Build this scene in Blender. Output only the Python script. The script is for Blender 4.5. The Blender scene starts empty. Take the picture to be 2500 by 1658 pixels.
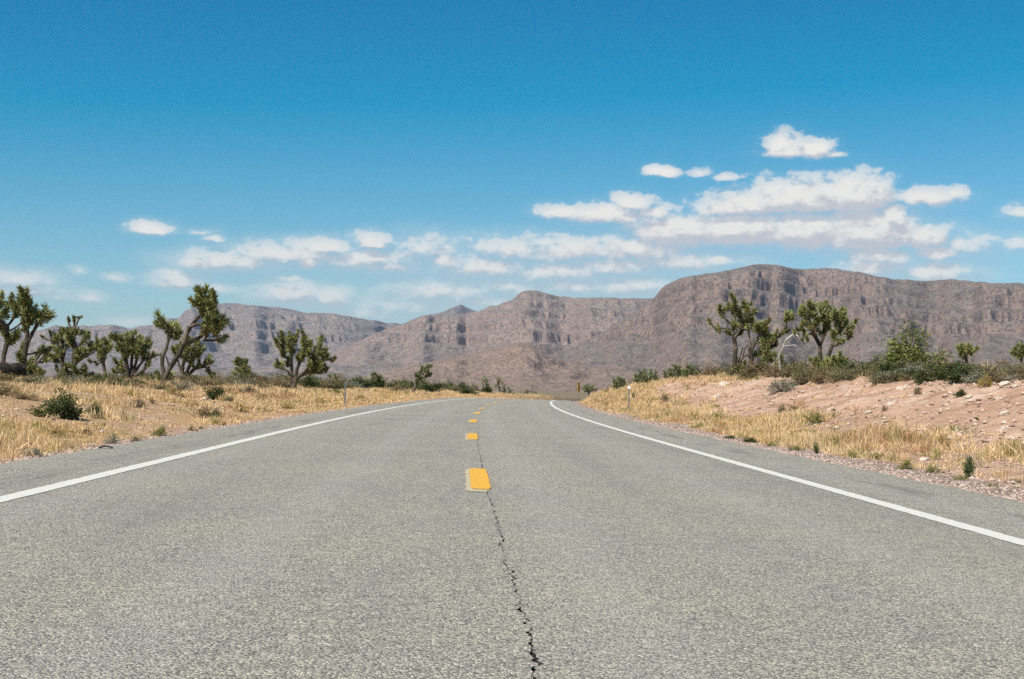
import bpy, math, random
import numpy as np
from mathutils import Vector, Matrix

random.seed(11)
rng = np.random.default_rng(11)
scene = bpy.context.scene
COL = scene.collection

# ------------------------------------------------------------------ camera
FPX = 3472.0                       # 50 mm lens on 36 mm film, in photo pixels (2500 wide)
CAM = np.array([0.0, 0.0, 0.911])
_vp = np.array([(1133 - 1250) / FPX, -(946 - 829) / FPX, 1.0]); _vp /= np.linalg.norm(_vp)
_roll = math.radians(1.0)
_wr = np.array([math.cos(_roll), -math.sin(_roll), 0.0]); _wr -= _vp * _wr.dot(_vp); _wr /= np.linalg.norm(_wr)
_wu = np.cross(_vp, _wr); _wu *= np.sign(_wu[1])
def cam2world(v):
    v = np.asarray(v, float)
    return np.array([v.dot(_wr), v.dot(_vp), v.dot(_wu)])
cd = bpy.data.cameras.new('camera'); cam = bpy.data.objects.new('camera', cd); COL.objects.link(cam)
cX, cY, cZ = cam2world((1, 0, 0)), cam2world((0, 1, 0)), cam2world((0, 0, -1))
cam.matrix_world = Matrix(((cX[0], cY[0], cZ[0], CAM[0]), (cX[1], cY[1], cZ[1], CAM[1]),
                           (cX[2], cY[2], cZ[2], CAM[2]), (0, 0, 0, 1)))
cd.lens = 50; cd.sensor_width = 36; cd.clip_start = 0.05; cd.clip_end = 60000
cd.dof.use_dof = True; cd.dof.focus_distance = 9.0; cd.dof.aperture_fstop = 16.0
scene.camera = cam

# ------------------------------------------------------------------ sun, sky and exposure
SUN_EL, SUN_AZ = math.radians(52), math.radians(-138)      # azimuth from +Y towards +X: behind and to the left
sdir = Vector((math.sin(SUN_AZ) * math.cos(SUN_EL), math.cos(SUN_AZ) * math.cos(SUN_EL), math.sin(SUN_EL)))
sl = bpy.data.lights.new('sun', 'SUN'); sl.energy = 5.0; sl.angle = math.radians(0.53); sl.color = (1.0, 0.95, 0.87)
so = bpy.data.objects.new('sun', sl); COL.objects.link(so); so.rotation_euler = sdir.to_track_quat('Z', 'Y').to_euler()
scene.view_settings.view_transform = 'Standard'; scene.view_settings.look = 'None'
scene.view_settings.exposure = 0.5; scene.view_settings.gamma = 1.0
scene.view_settings.use_curve_mapping = False
scene.cycles.use_denoising = False
scene.cycles.max_bounces = 6; scene.cycles.diffuse_bounces = 3; scene.cycles.glossy_bounces = 2
scene.cycles.transparent_max_bounces = 6; scene.cycles.volume_bounces = 0
scene.cycles.use_adaptive_sampling = True; scene.cycles.adaptive_threshold = 0.02

def ray(px, py):
    d = cam2world(((px - 1250) / FPX, -(py - 829) / FPX, 1.0))
    return d
def azel(px, py):
    d = ray(px, py)
    return math.degrees(math.atan2(d[0], d[1])), math.degrees(math.atan2(d[2], math.hypot(d[0], d[1])))

class NT:
    """small helper to write node trees"""
    def __init__(s, tree): s.t = tree; s.n = tree.nodes; s.l = tree.links
    def new(s, typ, **kw):
        n = s.n.new(typ)
        for k, v in kw.items(): setattr(n, k, v)
        return n
    def put(s, sock, v):
        if v is None: return
        if isinstance(v, bpy.types.NodeSocket): s.l.new(v, sock)
        else: sock.default_value = v
    def m(s, op, a=None, b=None, c=None, clamp=False):
        n = s.n.new('ShaderNodeMath'); n.operation = op; n.use_clamp = clamp
        for i, v in enumerate((a, b, c)): s.put(n.inputs[i], v)
        return n.outputs[0]
    def vm(s, op, a=None, b=None, c=None, out=0):
        n = s.n.new('ShaderNodeVectorMath'); n.operation = op
        for i, v in enumerate((a, b, c)): s.put(n.inputs[i], v)
        return n.outputs[out]
    def noise(s, vec, scale, detail=4, rough=0.55, dist=0.0, out=0, dim='3D', w=None):
        n = s.n.new('ShaderNodeTexNoise'); n.noise_dimensions = dim
        if vec is not None: s.l.new(vec, n.inputs['Vector'])
        n.inputs['Scale'].default_value = scale; n.inputs['Detail'].default_value = detail
        n.inputs['Roughness'].default_value = rough; n.inputs['Distortion'].default_value = dist
        return n.outputs[out]
    def voro(s, vec, scale, feature='F1', out='Distance', rand=1.0):
        n = s.n.new('ShaderNodeTexVoronoi'); n.feature = feature
        if vec is not None: s.l.new(vec, n.inputs['Vector'])
        n.inputs['Scale'].default_value = scale; n.inputs['Randomness'].default_value = rand
        return n.outputs[out]
    def ss(s, x, lo, hi):
        n = s.n.new('ShaderNodeMapRange'); n.interpolation_type = 'SMOOTHSTEP'; n.clamp = True
        s.put(n.inputs[0], x); s.put(n.inputs[1], lo); s.put(n.inputs[2], hi)
        return n.outputs[0]
    def mr(s, x, a, b, c, d):
        n = s.n.new('ShaderNodeMapRange'); n.clamp = True
        for i, v in enumerate((x, a, b, c, d)): s.put(n.inputs[i], v)
        return n.outputs[0]
    def mix(s, f, a, b, blend='MIX'):
        n = s.n.new('ShaderNodeMix'); n.data_type = 'RGBA'; n.blend_type = blend; n.clamp_factor = True
        fi = n.inputs[0]; ai, bi = n.inputs[6], n.inputs[7]
        s.put(fi, f)
        for sk, v in ((ai, a), (bi, b)):
            if isinstance(v, bpy.types.NodeSocket): s.l.new(v, sk)
            else: sk.default_value = (*v, 1.0) if len(v) == 3 else v
        return n.outputs[2]
    def ramp(s, f, stops):
        n = s.n.new('ShaderNodeValToRGB'); s.l.new(f, n.inputs[0])
        e = n.color_ramp.elements
        while len(e) < len(stops): e.new(0.5)
        for k, (p, c) in enumerate(stops):
            e[k].position = p; e[k].color = (*c, 1.0)
        return n.outputs[0]

# cloud banks: photo position x, y, half width, rise above, drop below, thickness
CLOUDS = [
 (1918,374,72,56,14,1.0),(1985,372,54,40,18,.95),(2032,382,34,14,8,.7),
 (1612,422,48,22,10,.85),(1708,425,32,13,9,.5),(1778,430,44,11,8,.5),
 (1975,496,140,76,26,1.1),(2088,488,116,74,36,1.15),(1895,498,100,70,22,1.05),(1820,508,130,54,20,.9),(1760,512,90,42,18,.7),
 (2265,482,90,30,24,.8),(2330,472,32,20,16,.65),
 (1650,565,150,50,44,1.0),(1800,562,175,56,40,1.1),(1955,567,155,58,42,1.05),(2120,575,160,80,46,1.05),
 (2186,535,44,44,30,.95),(2255,585,85,50,34,.8),(2350,595,72,32,26,.5),
 (1480,528,130,36,22,.9),(1540,500,62,36,18,.85),(1370,520,72,24,14,.85),(1605,522,64,28,18,.7),
 (1400,610,190,44,38,.68),(1550,610,170,44,38,.72),(1250,610,150,38,34,.6),(1180,655,150,38,28,.68),
 (1090,640,60,26,14,.75),(1350,665,160,32,26,.66),(1500,650,150,32,26,.6),(1650,640,150,38,28,.6),(1750,635,110,22,18,.55),
 (1080,712,140,32,22,.62),(1250,700,130,22,20,.5),(1400,700,160,24,18,.58),(1540,700,140,34,22,.6),(1180,735,130,18,14,.45),
 (700,625,180,34,20,.75),(560,640,140,32,20,.72),(480,645,74,22,13,.68),(780,605,95,28,20,.75),
 (905,600,52,38,10,1.05),(900,632,160,32,28,.68),(1050,615,115,44,28,.55),(760,645,44,22,12,.85),(950,655,90,18,14,.6),
 (430,688,64,32,13,.8),(530,702,54,11,8,.4),(710,722,92,36,24,.8),(805,730,58,34,18,.82),(700,682,42,11,8,.5),
 (365,563,50,22,8,.85),(527,586,24,11,6,.5),(490,567,28,7,5,.32),
 (40,684,76,22,14,.55),(60,712,86,17,10,.5),(215,730,36,13,8,.48),(280,679,26,9,6,.4),(190,663,16,7,5,.3),(130,727,22,8,6,.3),
 (2150,625,95,28,22,.85),(2285,618,64,28,22,.75),(2120,655,90,28,22,.8),(2285,668,95,34,28,.8),
 (2488,522,34,20,12,.5),(2492,595,44,22,15,.42),
 (880,765,110,17,12,.36),(1000,745,130,17,14,.36),(320,787,38,9,6,.3),(760,770,90,10,8,.3)]

world = bpy.data.worlds.new('World'); scene.world = world; world.use_nodes = True
wt = NT(world.node_tree); wt.n.clear()
gen = wt.new('ShaderNodeTexCoord').outputs['Generated']
sep = wt.new('ShaderNodeSeparateXYZ'); wt.l.new(gen, sep.inputs[0])
RAD = 180 / math.pi
az = wt.m('MULTIPLY', wt.m('ARCTAN2', sep.outputs[0], sep.outputs[1]), RAD)
el = wt.m('MULTIPLY', wt.m('ARCSINE', sep.outputs[2]), RAD)
AZL = azel(0, 700)[0] - 1.0; SPAN = azel(2500, 700)[0] + 1.0 - AZL
uu = wt.m('PINGPONG', wt.m('ADD', wt.m('SUBTRACT', az, AZL), 2 * SPAN * 10), SPAN)   # the same kind of cloud goes on all the way round
world.cycles.sampling_method = 'MANUAL'; world.cycles.sample_map_resolution = 512
sky = wt.new('ShaderNodeTexSky'); sky.sky_type = 'NISHITA'; sky.sun_disc = False
sky.sun_elevation = SUN_EL; sky.sun_rotation = SUN_AZ % (2 * math.pi)
sky.altitude = 900; sky.air_density = 1.0; sky.dust_density = 0.4; sky.ozone_density = 2.0
SKY_STRENGTH = 0.10
# film-like rendering of the blue: deeper and more cyan than the plain sky model
skyv = wt.vm('MAXIMUM', wt.vm('MULTIPLY_ADD', sky.outputs[0], (0.94, 0.86, 0.835), (-2.14, -0.98, -0.68)), (0.0, 0.7, 1.9))
DPP = 1 / FPX * RAD
def cloud_group(lo, hi):
    """cloud field for one sector of the sky: U, V and azimuth A in degrees -> Density"""
    grp = bpy.data.node_groups.new('cloud_field', 'ShaderNodeTree')
    for nm in 'UVA': grp.interface.new_socket(nm, in_out='INPUT', socket_type='NodeSocketFloat')
    grp.interface.new_socket('Density', in_out='OUTPUT', socket_type='NodeSocketFloat'); grp.interface.new_socket('Cover', in_out='OUTPUT', socket_type='NodeSocketFloat')
    g = NT(grp); gi = g.new('NodeGroupInput'); go = g.new('NodeGroupOutput')
    nc = g.new('ShaderNodeCombineXYZ'); g.l.new(gi.outputs['A'], nc.inputs[0])
    g.l.new(g.m('MULTIPLY', gi.outputs['V'], 1.5), nc.inputs[1])
    warp = g.vm('SUBTRACT', g.noise(nc.outputs[0], 0.9, 3, 0.5, out=1), (0.5, 0.5, 0.5))
    ws = g.new('ShaderNodeSeparateXYZ'); g.l.new(warp, ws.inputs[0])
    u2 = g.m('MULTIPLY_ADD', ws.outputs[0], 1.1, gi.outputs['U']); v2 = g.m('MULTIPLY_ADD', ws.outputs[1], 0.42, gi.outputs['V'])
    base = g.new('ShaderNodeCombineXYZ'); g.l.new(u2, base.inputs[0]); g.l.new(v2, base.inputs[1]); g.l.new(g.m('MULTIPLY', v2, -1.0), base.inputs[2])
    acc = None
    for (cx, cy, rx, rt, rb, op) in CLOUDS:
        a0, e0 = azel(cx, cy); u0 = a0 - AZL; reach = rx * 1.12 * DPP * 2.0 + 0.8
        if u0 + reach < lo or u0 - reach > hi: continue
        kx, kt, kb = 1 / (rx * 1.12 * DPP), 1 / (rt * 1.12 * DPP), 1 / (rb * 1.25 * DPP)
        q = g.vm('MULTIPLY_ADD', base.outputs[0], (kx, kt, kb), (-u0 * kx, -e0 * kt, e0 * kb))
        q = g.vm('MAXIMUM', q, (-999., 0., 0.))
        ln = g.vm('LENGTH', q, out=1)
        b = g.m('MULTIPLY_ADD', ln, -op, op)
        acc = b if acc is None else g.m('SMOOTH_MAX', acc, b, 0.12)
    f1 = g.noise(nc.outputs[0], 1.35, 7, 0.55, 0.2)
    f2 = g.voro(nc.outputs[0], 2.3, 'SMOOTH_F1')
    bill = g.m('MULTIPLY_ADD', f2, -0.38, 0.18)
    bill = g.m('ADD', bill, g.m('MULTIPLY_ADD', g.voro(nc.outputs[0], 5.6, 'SMOOTH_F1'), -0.22, 0.10))
    den = g.m('ADD', g.m('MULTIPLY_ADD', acc, 1.15, 0.06), g.m('ADD', g.m('MULTIPLY_ADD', f1, 0.85, -0.44), bill))
    g.l.new(den, go.inputs['Density']); g.l.new(acc, go.inputs['Cover'])
    return grp
def cloud_background(lo, hi):
    grp = cloud_group(lo, hi)
    def cloud_at(du, dv):
        n = wt.new('ShaderNodeGroup'); n.node_tree = grp
        wt.put(n.inputs['U'], wt.m('ADD', uu, du)); wt.put(n.inputs['V'], wt.m('ADD', el, dv)); wt.put(n.inputs['A'], wt.m('ADD', az, du))
        return n
    n0 = cloud_at(0.0, 0.0); c0 = n0.outputs['Density']; c1 = cloud_at(-0.14, 0.42).outputs['Density']
    alpha = wt.ss(c0, 0.0, wt.mr(wt.ss(c1, -0.25, 0.30), 0.0, 1.0, 0.30, 0.66))      # crisp sunlit tops, soft undersides
    alpha = wt.m('MULTIPLY', alpha, wt.mr(n0.outputs['Cover'], 0.0, 0.55, 0.50, 1.0))      # small wisps stay thin
    veil = wt.m('MULTIPLY', wt.ss(n0.outputs['Cover'], -0.60, 0.65), wt.mr(el, 3.5, 8.0, 0.80, 0.08))     # thin vapour that joins the low banks
    alpha = wt.m('MAXIMUM', alpha, veil)
    shade = wt.m('SUBTRACT', wt.m('MULTIPLY', c0, 0.80), wt.m('MULTIPLY', wt.m('MAXIMUM', c1, -0.15), 0.95))
    lit = wt.ss(shade, -0.30, 0.30)
    ccol = wt.mix(lit, (4.2, 4.3, 4.6), (6.6, 6.4, 6.0))  # lit tops and shaded undersides put into the cloud colour
    ccol = wt.mix(wt.mr(el, 0.5, 6.0, 0.36, 0.0), ccol, skyv)      # low clouds sink into the pale air
    skyc = wt.mix(wt.m('MULTIPLY', alpha, 0.97), skyv, ccol)
    bg = wt.new('ShaderNodeBackground'); wt.l.new(skyc, bg.inputs[0]); bg.inputs[1].default_value = SKY_STRENGTH
    return bg.outputs[0]
bg0 = wt.new('ShaderNodeBackground'); wt.l.new(skyv, bg0.inputs[0]); bg0.inputs[1].default_value = SKY_STRENGTH
NSEC = 8
chain = cloud_background(SPAN * (NSEC - 1) / NSEC, SPAN)
for k in range(NSEC - 2, -1, -1):
    wmx = wt.new('ShaderNodeMixShader'); wt.l.new(wt.m('GREATER_THAN', uu, SPAN * (k + 1) / NSEC), wmx.inputs[0])
    wt.l.new(cloud_background(SPAN * k / NSEC, SPAN * (k + 1) / NSEC), wmx.inputs[1]); wt.l.new(chain, wmx.inputs[2]); chain = wmx.outputs[0]
lowband = wt.m('MULTIPLY', wt.m('LESS_THAN', el, 14.0), wt.m('GREATER_THAN', el, 0.0))     # no cloud stands higher than this: skip the work there
wmx = wt.new('ShaderNodeMixShader'); wt.l.new(lowband, wmx.inputs[0]); wt.l.new(bg0.outputs[0], wmx.inputs[1]); wt.l.new(chain, wmx.inputs[2])
wo = wt.new('ShaderNodeOutputWorld'); wt.l.new(wmx.outputs[0], wo.inputs[0])

# ------------------------------------------------------------------ general helpers
def tag(o, label=None, cat=None, group=None, kind=None):
    if label: o['label'] = label
    if cat: o['category'] = cat
    if group: o['group'] = group
    if kind: o['kind'] = kind
    return o
def mesh_np(name, verts, faces, smooth=False, mats=(), colors=None, uv=None):
    """verts (n,3); faces (m,3) or (m,4) numpy, or a list of such arrays"""
    me = bpy.data.meshes.new(name)
    verts = np.asarray(verts, np.float32)
    fl = faces if isinstance(faces, list) else [faces]
    fl = [np.asarray(f, np.int32) for f in fl if len(f)]
    loops = np.concatenate([f.ravel() for f in fl])
    tot = np.concatenate([np.full(len(f), f.shape[1], np.int32) for f in fl])
    st = np.concatenate(([0], np.cumsum(tot)[:-1])).astype(np.int32)
    me.vertices.add(len(verts)); me.vertices.foreach_set('co', verts.ravel())
    me.loops.add(len(loops)); me.loops.foreach_set('vertex_index', loops)
    me.polygons.add(len(tot)); me.polygons.foreach_set('loop_start', st)
    me.polygons.foreach_set('use_smooth', np.full(len(tot), smooth, bool))
    if uv is not None:
        ul = me.uv_layers.new(name='UVMap'); ul.data.foreach_set('uv', np.asarray(uv, np.float32)[loops].ravel())
    if colors is not None:
        ca = me.color_attributes.new('tint', 'FLOAT_COLOR', 'POINT')
        c4 = np.ones((len(verts), 4), np.float32); c4[:, :3] = colors
        ca.data.foreach_set('color', c4.ravel())
    for m in mats: me.materials.append(m)
    me.update(calc_edges=True); me.validate()
    return me
def link(name, me, parent=None, loc=None, rot=None, scale=None):
    o = bpy.data.objects.new(name, me); COL.objects.link(o)
    if parent: o.parent = parent
    if loc is not None: o.location = loc
    if rot is not None: o.rotation_euler = rot
    if scale is not None: o.scale = scale
    return o
def copy_tree(o, parent=None):
    c = o.copy(); COL.objects.link(c); c.parent = parent
    for ch in o.children: copy_tree(ch, c)
    return c
def grid_faces(nr, nc):
    i = np.arange(nr - 1)[:, None] * nc + np.arange(nc - 1)[None, :]
    return np.stack([i, i + 1, i + nc + 1, i + nc], -1).reshape(-1, 4)

def _hash(ix, iy, seed):
    h = (ix.astype(np.int64) * 374761393 + iy.astype(np.int64) * 668265263 + seed * 1442695041) & 0xffffffff
    h = ((h ^ (h >> 13)) * 1274126177) & 0xffffffff
    h = h ^ (h >> 16)
    return (h & 0xffffff) / float(0xffffff)
def vnoise(x, y, seed=0):
    x = np.asarray(x, float); y = np.asarray(y, float); x, y = np.broadcast_arrays(x, y)
    ix, iy = np.floor(x), np.floor(y); fx, fy = x - ix, y - iy
    ux, uy = fx * fx * fx * (fx * (fx * 6 - 15) + 10), fy * fy * fy * (fy * (fy * 6 - 15) + 10)
    a, b = _hash(ix, iy, seed), _hash(ix + 1, iy, seed); c, d = _hash(ix, iy + 1, seed), _hash(ix + 1, iy + 1, seed)
    return (a + (b - a) * ux + (c - a) * uy + (a - b - c + d) * ux * uy) * 2 - 1
def fbm(x, y, oct=4, seed=0, gain=0.5):
    s, a, f = 0, 1.0, 1.0
    for k in range(oct):
        s = s + a * vnoise(np.asarray(x) * f + 17.3 * k, np.asarray(y) * f - 9.1 * k, seed + k); a *= gain; f *= 2.03
    return s
def sstep(x, a, b):
    t = np.clip((np.asarray(x, float) - a) / (b - a), 0, 1); return t * t * (3 - 2 * t)

# ------------------------------------------------------------------ the lie of the land
KS = 0.0115                                   # the road leans to the inside of its right-hand bend
def xc(y):
    y = np.asarray(y, float); q = np.clip(y, 23, 500) - 23
    return 0.165 + q * q / 2400 + np.where(y > 500, (y - 500) * 0.4, 0)
def zr(y):
    y = np.asarray(y, float)
    return -3.0 * sstep(y, 105, 365)
_tx = np.array([-9000, -300, -80, -25, -16, -12, -8, -6, -4.8, -4.6, 4.8, 5.03, 5.8, 6.6, 9.3, 11.2, 15.5, 18, 30, 80, 300, 9000.])
_tz = np.array([.4, .9, 1.0, .9, .78, .56, .2, .06, .03, -.15, -.2, -.085, -.10, -.2, -.1, .3, 1.5, 1.75, 2.35, 2.9, 2.6, 0.5])
def ground_z(x, y):
    x, y = np.broadcast_arrays(np.asarray(x, float), np.asarray(y, float))
    t = x - xc(y)
    te = t + 4.3 * sstep(y, 58, 108) * sstep(t, 5.2, 7.0) * (1 - sstep(t, 16, 30))      # the cut closes in on the road in the bend
    z = np.interp(te, _tx, _tz)
    fade = 1 - 0.75 * sstep(y, 150, 400)
    z = np.where(np.abs(t) > 5.0, z * fade, z)
    off = sstep(np.abs(t), 4.9, 6.5)
    near = 1 - sstep(np.hypot(x, y), 300, 900)
    bank = sstep(te, 9.5, 11.5) * (1 - sstep(te, 15.0, 18.0)) * near
    z = z + bank * (0.12 * vnoise(y * 0.9 + t * 0.22, t * 0.12, 3) + 0.075 * vnoise(y * 2.1 + t * 0.5, t * 0.25, 4) + 0.075 * fbm(y * 1.7, t * 1.7, 4, 5, 0.62))
    z = z + off * near * (0.10 * fbm(x * 0.16, y * 0.16, 3, 7) + 0.025 * fbm(x * 1.1, y * 1.1, 3, 9))
    z = z + sstep(np.abs(t), 12, 40) * 0.25 * fbm(x * 0.03, y * 0.03, 3, 13) * near
    z = z - 0.72 * zr(y) * sstep(-t, 5.0, 8.0) * (1 - sstep(y, 260, 420))
    return z + zr(y)
def hit(px, py, dmax=400.0):
    """where the sight line through a photo pixel meets the ground"""
    d = ray(px, py); d = d / d[1]
    ys = np.concatenate([np.linspace(3, 40, 1500), np.linspace(40, dmax, 3000)])
    P = CAM[None, :] + d[None, :] * ys[:, None]
    f = P[:, 2] - ground_z(P[:, 0], P[:, 1])
    k = np.argmax(f < 0)
    if f[k] >= 0: k = len(ys) - 1
    return P[k]
def at(px, py, dist):
    d = ray(px, py); d = d / d[1]
    return CAM + d * dist

# ------------------------------------------------------------------ materials
def material(name, rough=0.9, spec=0.2):
    m = bpy.data.materials.new(name); m.use_nodes = True
    t = NT(m.node_tree); b = t.n['Principled BSDF']
    b.inputs['Roughness'].default_value = rough; b.inputs['Specular IOR Level'].default_value = spec
    return m, t, b
def bump(t, b, h, strength, dist):
    n = t.new('ShaderNodeBump'); n.inputs['Strength'].default_value = strength; n.inputs['Distance'].default_value = dist
    t.l.new(h, n.inputs['Height']); t.l.new(n.outputs[0], b.inputs['Normal'])

def mat_ground():
    m, t, b = material('desert_soil', 0.95, 0.1)
    geo = t.new('ShaderNodeNewGeometry').outputs['Position']
    uvn = t.new('ShaderNodeUVMap'); uvn.uv_map = 'UVMap'
    us = t.new('ShaderNodeSeparateXYZ'); t.l.new(uvn.outputs[0], us.inputs[0])
    tl = us.outputs[0]                                  # metres from the road's middle
    n1 = t.noise(geo, 0.35, 6, 0.6); n2 = t.noise(geo, 4.5, 6, 0.65); n3 = t.noise(geo, 28, 4, 0.7)
    # rills running down the cut: stretched across the slope
    vs = t.new('ShaderNodeCombineXYZ'); t.l.new(t.m('MULTIPLY', tl, 0.16), vs.inputs[0]); t.l.new(t.m('MULTIPLY_ADD', tl, 0.16, us.outputs[1]), vs.inputs[1])
    rill = t.noise(vs.outputs[0], 1.6, 7, 0.68)
    c = t.ramp(n1, [(0.3, (0.40, 0.24, 0.16)), (0.55, (0.50, 0.32, 0.22)), (0.75, (0.55, 0.37, 0.265))])
    c = t.mix(t.m('MULTIPLY', t.ss(rill, 0.50, 0.66), 0.8), c, (0.62, 0.475, 0.37))
    c = t.mix(t.m('MULTIPLY', t.ss(rill, 0.50, 0.36), 0.55), c, (0.25, 0.145, 0.095))
    c = t.mix(t.m('MULTIPLY', t.ss(n3, 0.56, 0.72), 0.6), c, (0.54, 0.45, 0.37))
    c = t.mix(t.m('MULTIPLY', t.ss(n3, 0.45, 0.30), 0.55), c, (0.20, 0.13, 0.10))
    c = t.mix(t.m('MULTIPLY', t.ss(n2, 0.52, 0.70), 0.35), c, (0.36, 0.25, 0.12))
    litter_ = t.m('MULTIPLY', t.ss(tl, -4.8, -6.0), t.ss(t.noise(geo, 0.5, 5, 0.65), 0.34, 0.56))  # patches of dry straw litter on the left bank
    c = t.mix(t.m('MULTIPLY', litter_, 0.7), c, t.mix(n2, (0.50, 0.34, 0.15), (0.40, 0.25, 0.10)))
    # thin cover of dry grass and litter on the flat country away from the cut
    far = t.m('MAXIMUM', t.ss(tl, 17.0, 22.0), t.ss(tl, -9.0, -15.0))
    cov = t.m('MULTIPLY', far, t.ss(t.noise(geo, 0.22, 5, 0.7), 0.36, 0.58))
    c = t.mix(t.m('MULTIPLY', cov, 0.75), c, t.mix(n2, (0.36, 0.27, 0.14), (0.22, 0.18, 0.09)))
    plain_ = t.ss(us.outputs[1], 150.0, 330.0)
    c = t.mix(t.m('MULTIPLY', plain_, 0.85), c, t.mix(t.ss(t.noise(geo, 0.05, 5, 0.7), 0.35, 0.65), (0.175, 0.135, 0.10), (0.10, 0.098, 0.062)))
    # pale pinkish gravel beside the asphalt
    gr = t.m('MULTIPLY', t.ss(tl, 4.7, 4.9), t.ss(t.m('MULTIPLY_ADD', n2, 0.8, tl), 6.45, 6.0))
    gv = t.voro(geo, 26, 'F1', 'Color')
    gsep = t.new('ShaderNodeSeparateColor'); t.l.new(gv, gsep.inputs[0])
    c = t.mix(gr, c, t.ramp(gsep.outputs[0], [(0.0, (0.20, 0.14, 0.115)), (0.5, (0.37, 0.27, 0.22)), (1.0, (0.50, 0.40, 0.34))]))
    t.l.new(c, b.inputs['Base Color'])
    h = t.m('ADD', t.m('MULTIPLY', n3, 0.5), t.m('ADD', n2, t.m('MULTIPLY', t.voro(geo, 26), 0.35)))
    bump(t, b, h, 1.0, 0.09)
    return m
def asphalt_nodes(t):
    geo = t.new('ShaderNodeNewGeometry').outputs['Position']
    uvn = t.new('ShaderNodeUVMap'); uvn.uv_map = 'UVMap'
    us = t.new('ShaderNodeSeparateXYZ'); t.l.new(uvn.outputs[0], us.inputs[0])
    cell = t.voro(geo, 98, 'F1', 'Color'); cs = t.new('ShaderNodeSeparateColor'); t.l.new(cell, cs.inputs[0])
    d = t.voro(geo, 98)
    big = t.noise(geo, 0.45, 5, 0.6); mid = t.noise(geo, 9, 5, 0.7); fine = t.noise(geo, 55, 3, 0.7)
    c = t.ramp(cs.outputs[0], [(0.0, (0.14, 0.131, 0.114)), (0.4, (0.31, 0.292, 0.254)), (0.8, (0.41, 0.386, 0.335)), (1.0, (0.62, 0.582, 0.50))])
    c = t.mix(t.m('MULTIPLY', t.ss(d, 0.42, 0.80), 0.8), c, (0.075, 0.073, 0.066))
    c = t.mix(t.m('MULTIPLY', t.ss(fine, 0.55, 0.75), 0.45), c, (0.11, 0.107, 0.098))
    c = t.mix(1.0, c, t.ramp(big, [(0.3, (0.91, 0.895, 0.86)), (0.7, (1.07, 1.03, 0.95))]), 'MULTIPLY')
    c = t.mix(1.0, c, t.ramp(mid, [(0.3, (0.84, 0.84, 0.84)), (0.7, (1.14, 1.14, 1.13))]), 'MULTIPLY')
    return geo, us, c, d, fine, big, mid, cs
def mat_asphalt():
    m, t, b = material('chip_seal_asphalt', 0.88, 0.25)
    geo, us, c, d, fine, big, mid, cs = asphalt_nodes(t)
    tl, yl = us.outputs[0], us.outputs[1]
    # rumbled dark wear patches on both shoulders
    st = t.new('ShaderNodeCombineXYZ'); t.l.new(t.m('MULTIPLY', tl, 3.0), st.inputs[0]); t.l.new(t.m('MULTIPLY', yl, 0.5), st.inputs[1])
    pn = t.noise(st.outputs[0], 0.9, 5, 0.65)
    sh = t.m('MAXIMUM', t.m('MULTIPLY', t.ss(tl, -4.25, -4.1), t.ss(tl, -3.75, -3.9)), t.m('MULTIPLY', t.ss(tl, 3.95, 4.1), t.ss(tl, 4.6, 4.3)))
    c = t.mix(t.m('MULTIPLY', t.m('MULTIPLY', sh, t.ss(pn, 0.50, 0.62)), 0.42), c, (0.07, 0.07, 0.068))
    # polished wheel tracks are a touch paler
    wt_ = t.m('ADD', t.m('PINGPONG', t.m('ADD', tl, 40.0), 0.9), 0.0)
    c = t.mix(t.m('MULTIPLY', t.ss(wt_, 0.45, 0.9), 0.10), c, (0.34, 0.33, 0.30))
    # faint oil darkening along the lane middles, dust and old patch stains
    oil = t.m('MULTIPLY', t.ss(wt_, 0.35, 0.0), t.ss(t.noise(st.outputs[0], 0.35, 4, 0.6), 0.40, 0.62))
    c = t.mix(t.m('MULTIPLY', oil, 0.22), c, (0.10, 0.098, 0.09))
    stn = t.noise(geo, 0.9, 6, 0.7, 0.6)
    c = t.mix(t.m('MULTIPLY', t.ss(stn, 0.62, 0.72), 0.25), c, (0.12, 0.115, 0.105))
    c = t.mix(t.m('MULTIPLY', t.ss(stn, 0.40, 0.28), 0.20), c, (0.42, 0.37, 0.30))
    t.l.new(c, b.inputs['Base Color'])
    h = t.m('ADD', t.m('MULTIPLY', d, -1.0), t.m('MULTIPLY', fine, 0.5))
    bump(t, b, h, 0.9, 0.008)
    return m
def mat_paint(name, col, wear_lo, wear_hi):
    m, t, b = material(name, 0.7, 0.3)
    geo, us, c, d, fine, big, mid, cs = asphalt_nodes(t)
    w = t.m('ADD', t.m('MULTIPLY', fine, 0.6), t.m('MULTIPLY', mid, 0.4))
    w = t.m('ADD', w, t.m('MULTIPLY', t.ss(d, 0.45, 0.8), 0.10))
    pc = t.mix(1.0, t.mix(big, tuple(v * 0.95 for v in col), col), t.ramp(mid, [(0.3, (0.93, 0.93, 0.92)), (0.7, (1.03, 1.03, 1.03))]), 'MULTIPLY')
    t.l.new(t.mix(t.ss(w, wear_lo, wear_hi), pc, c), b.inputs['Base Color'])
    bump(t, b, t.m('ADD', t.m('MULTIPLY', d, -1.0), t.m('MULTIPLY', fine, 0.5)), 0.5, 0.006)
    return m
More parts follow.
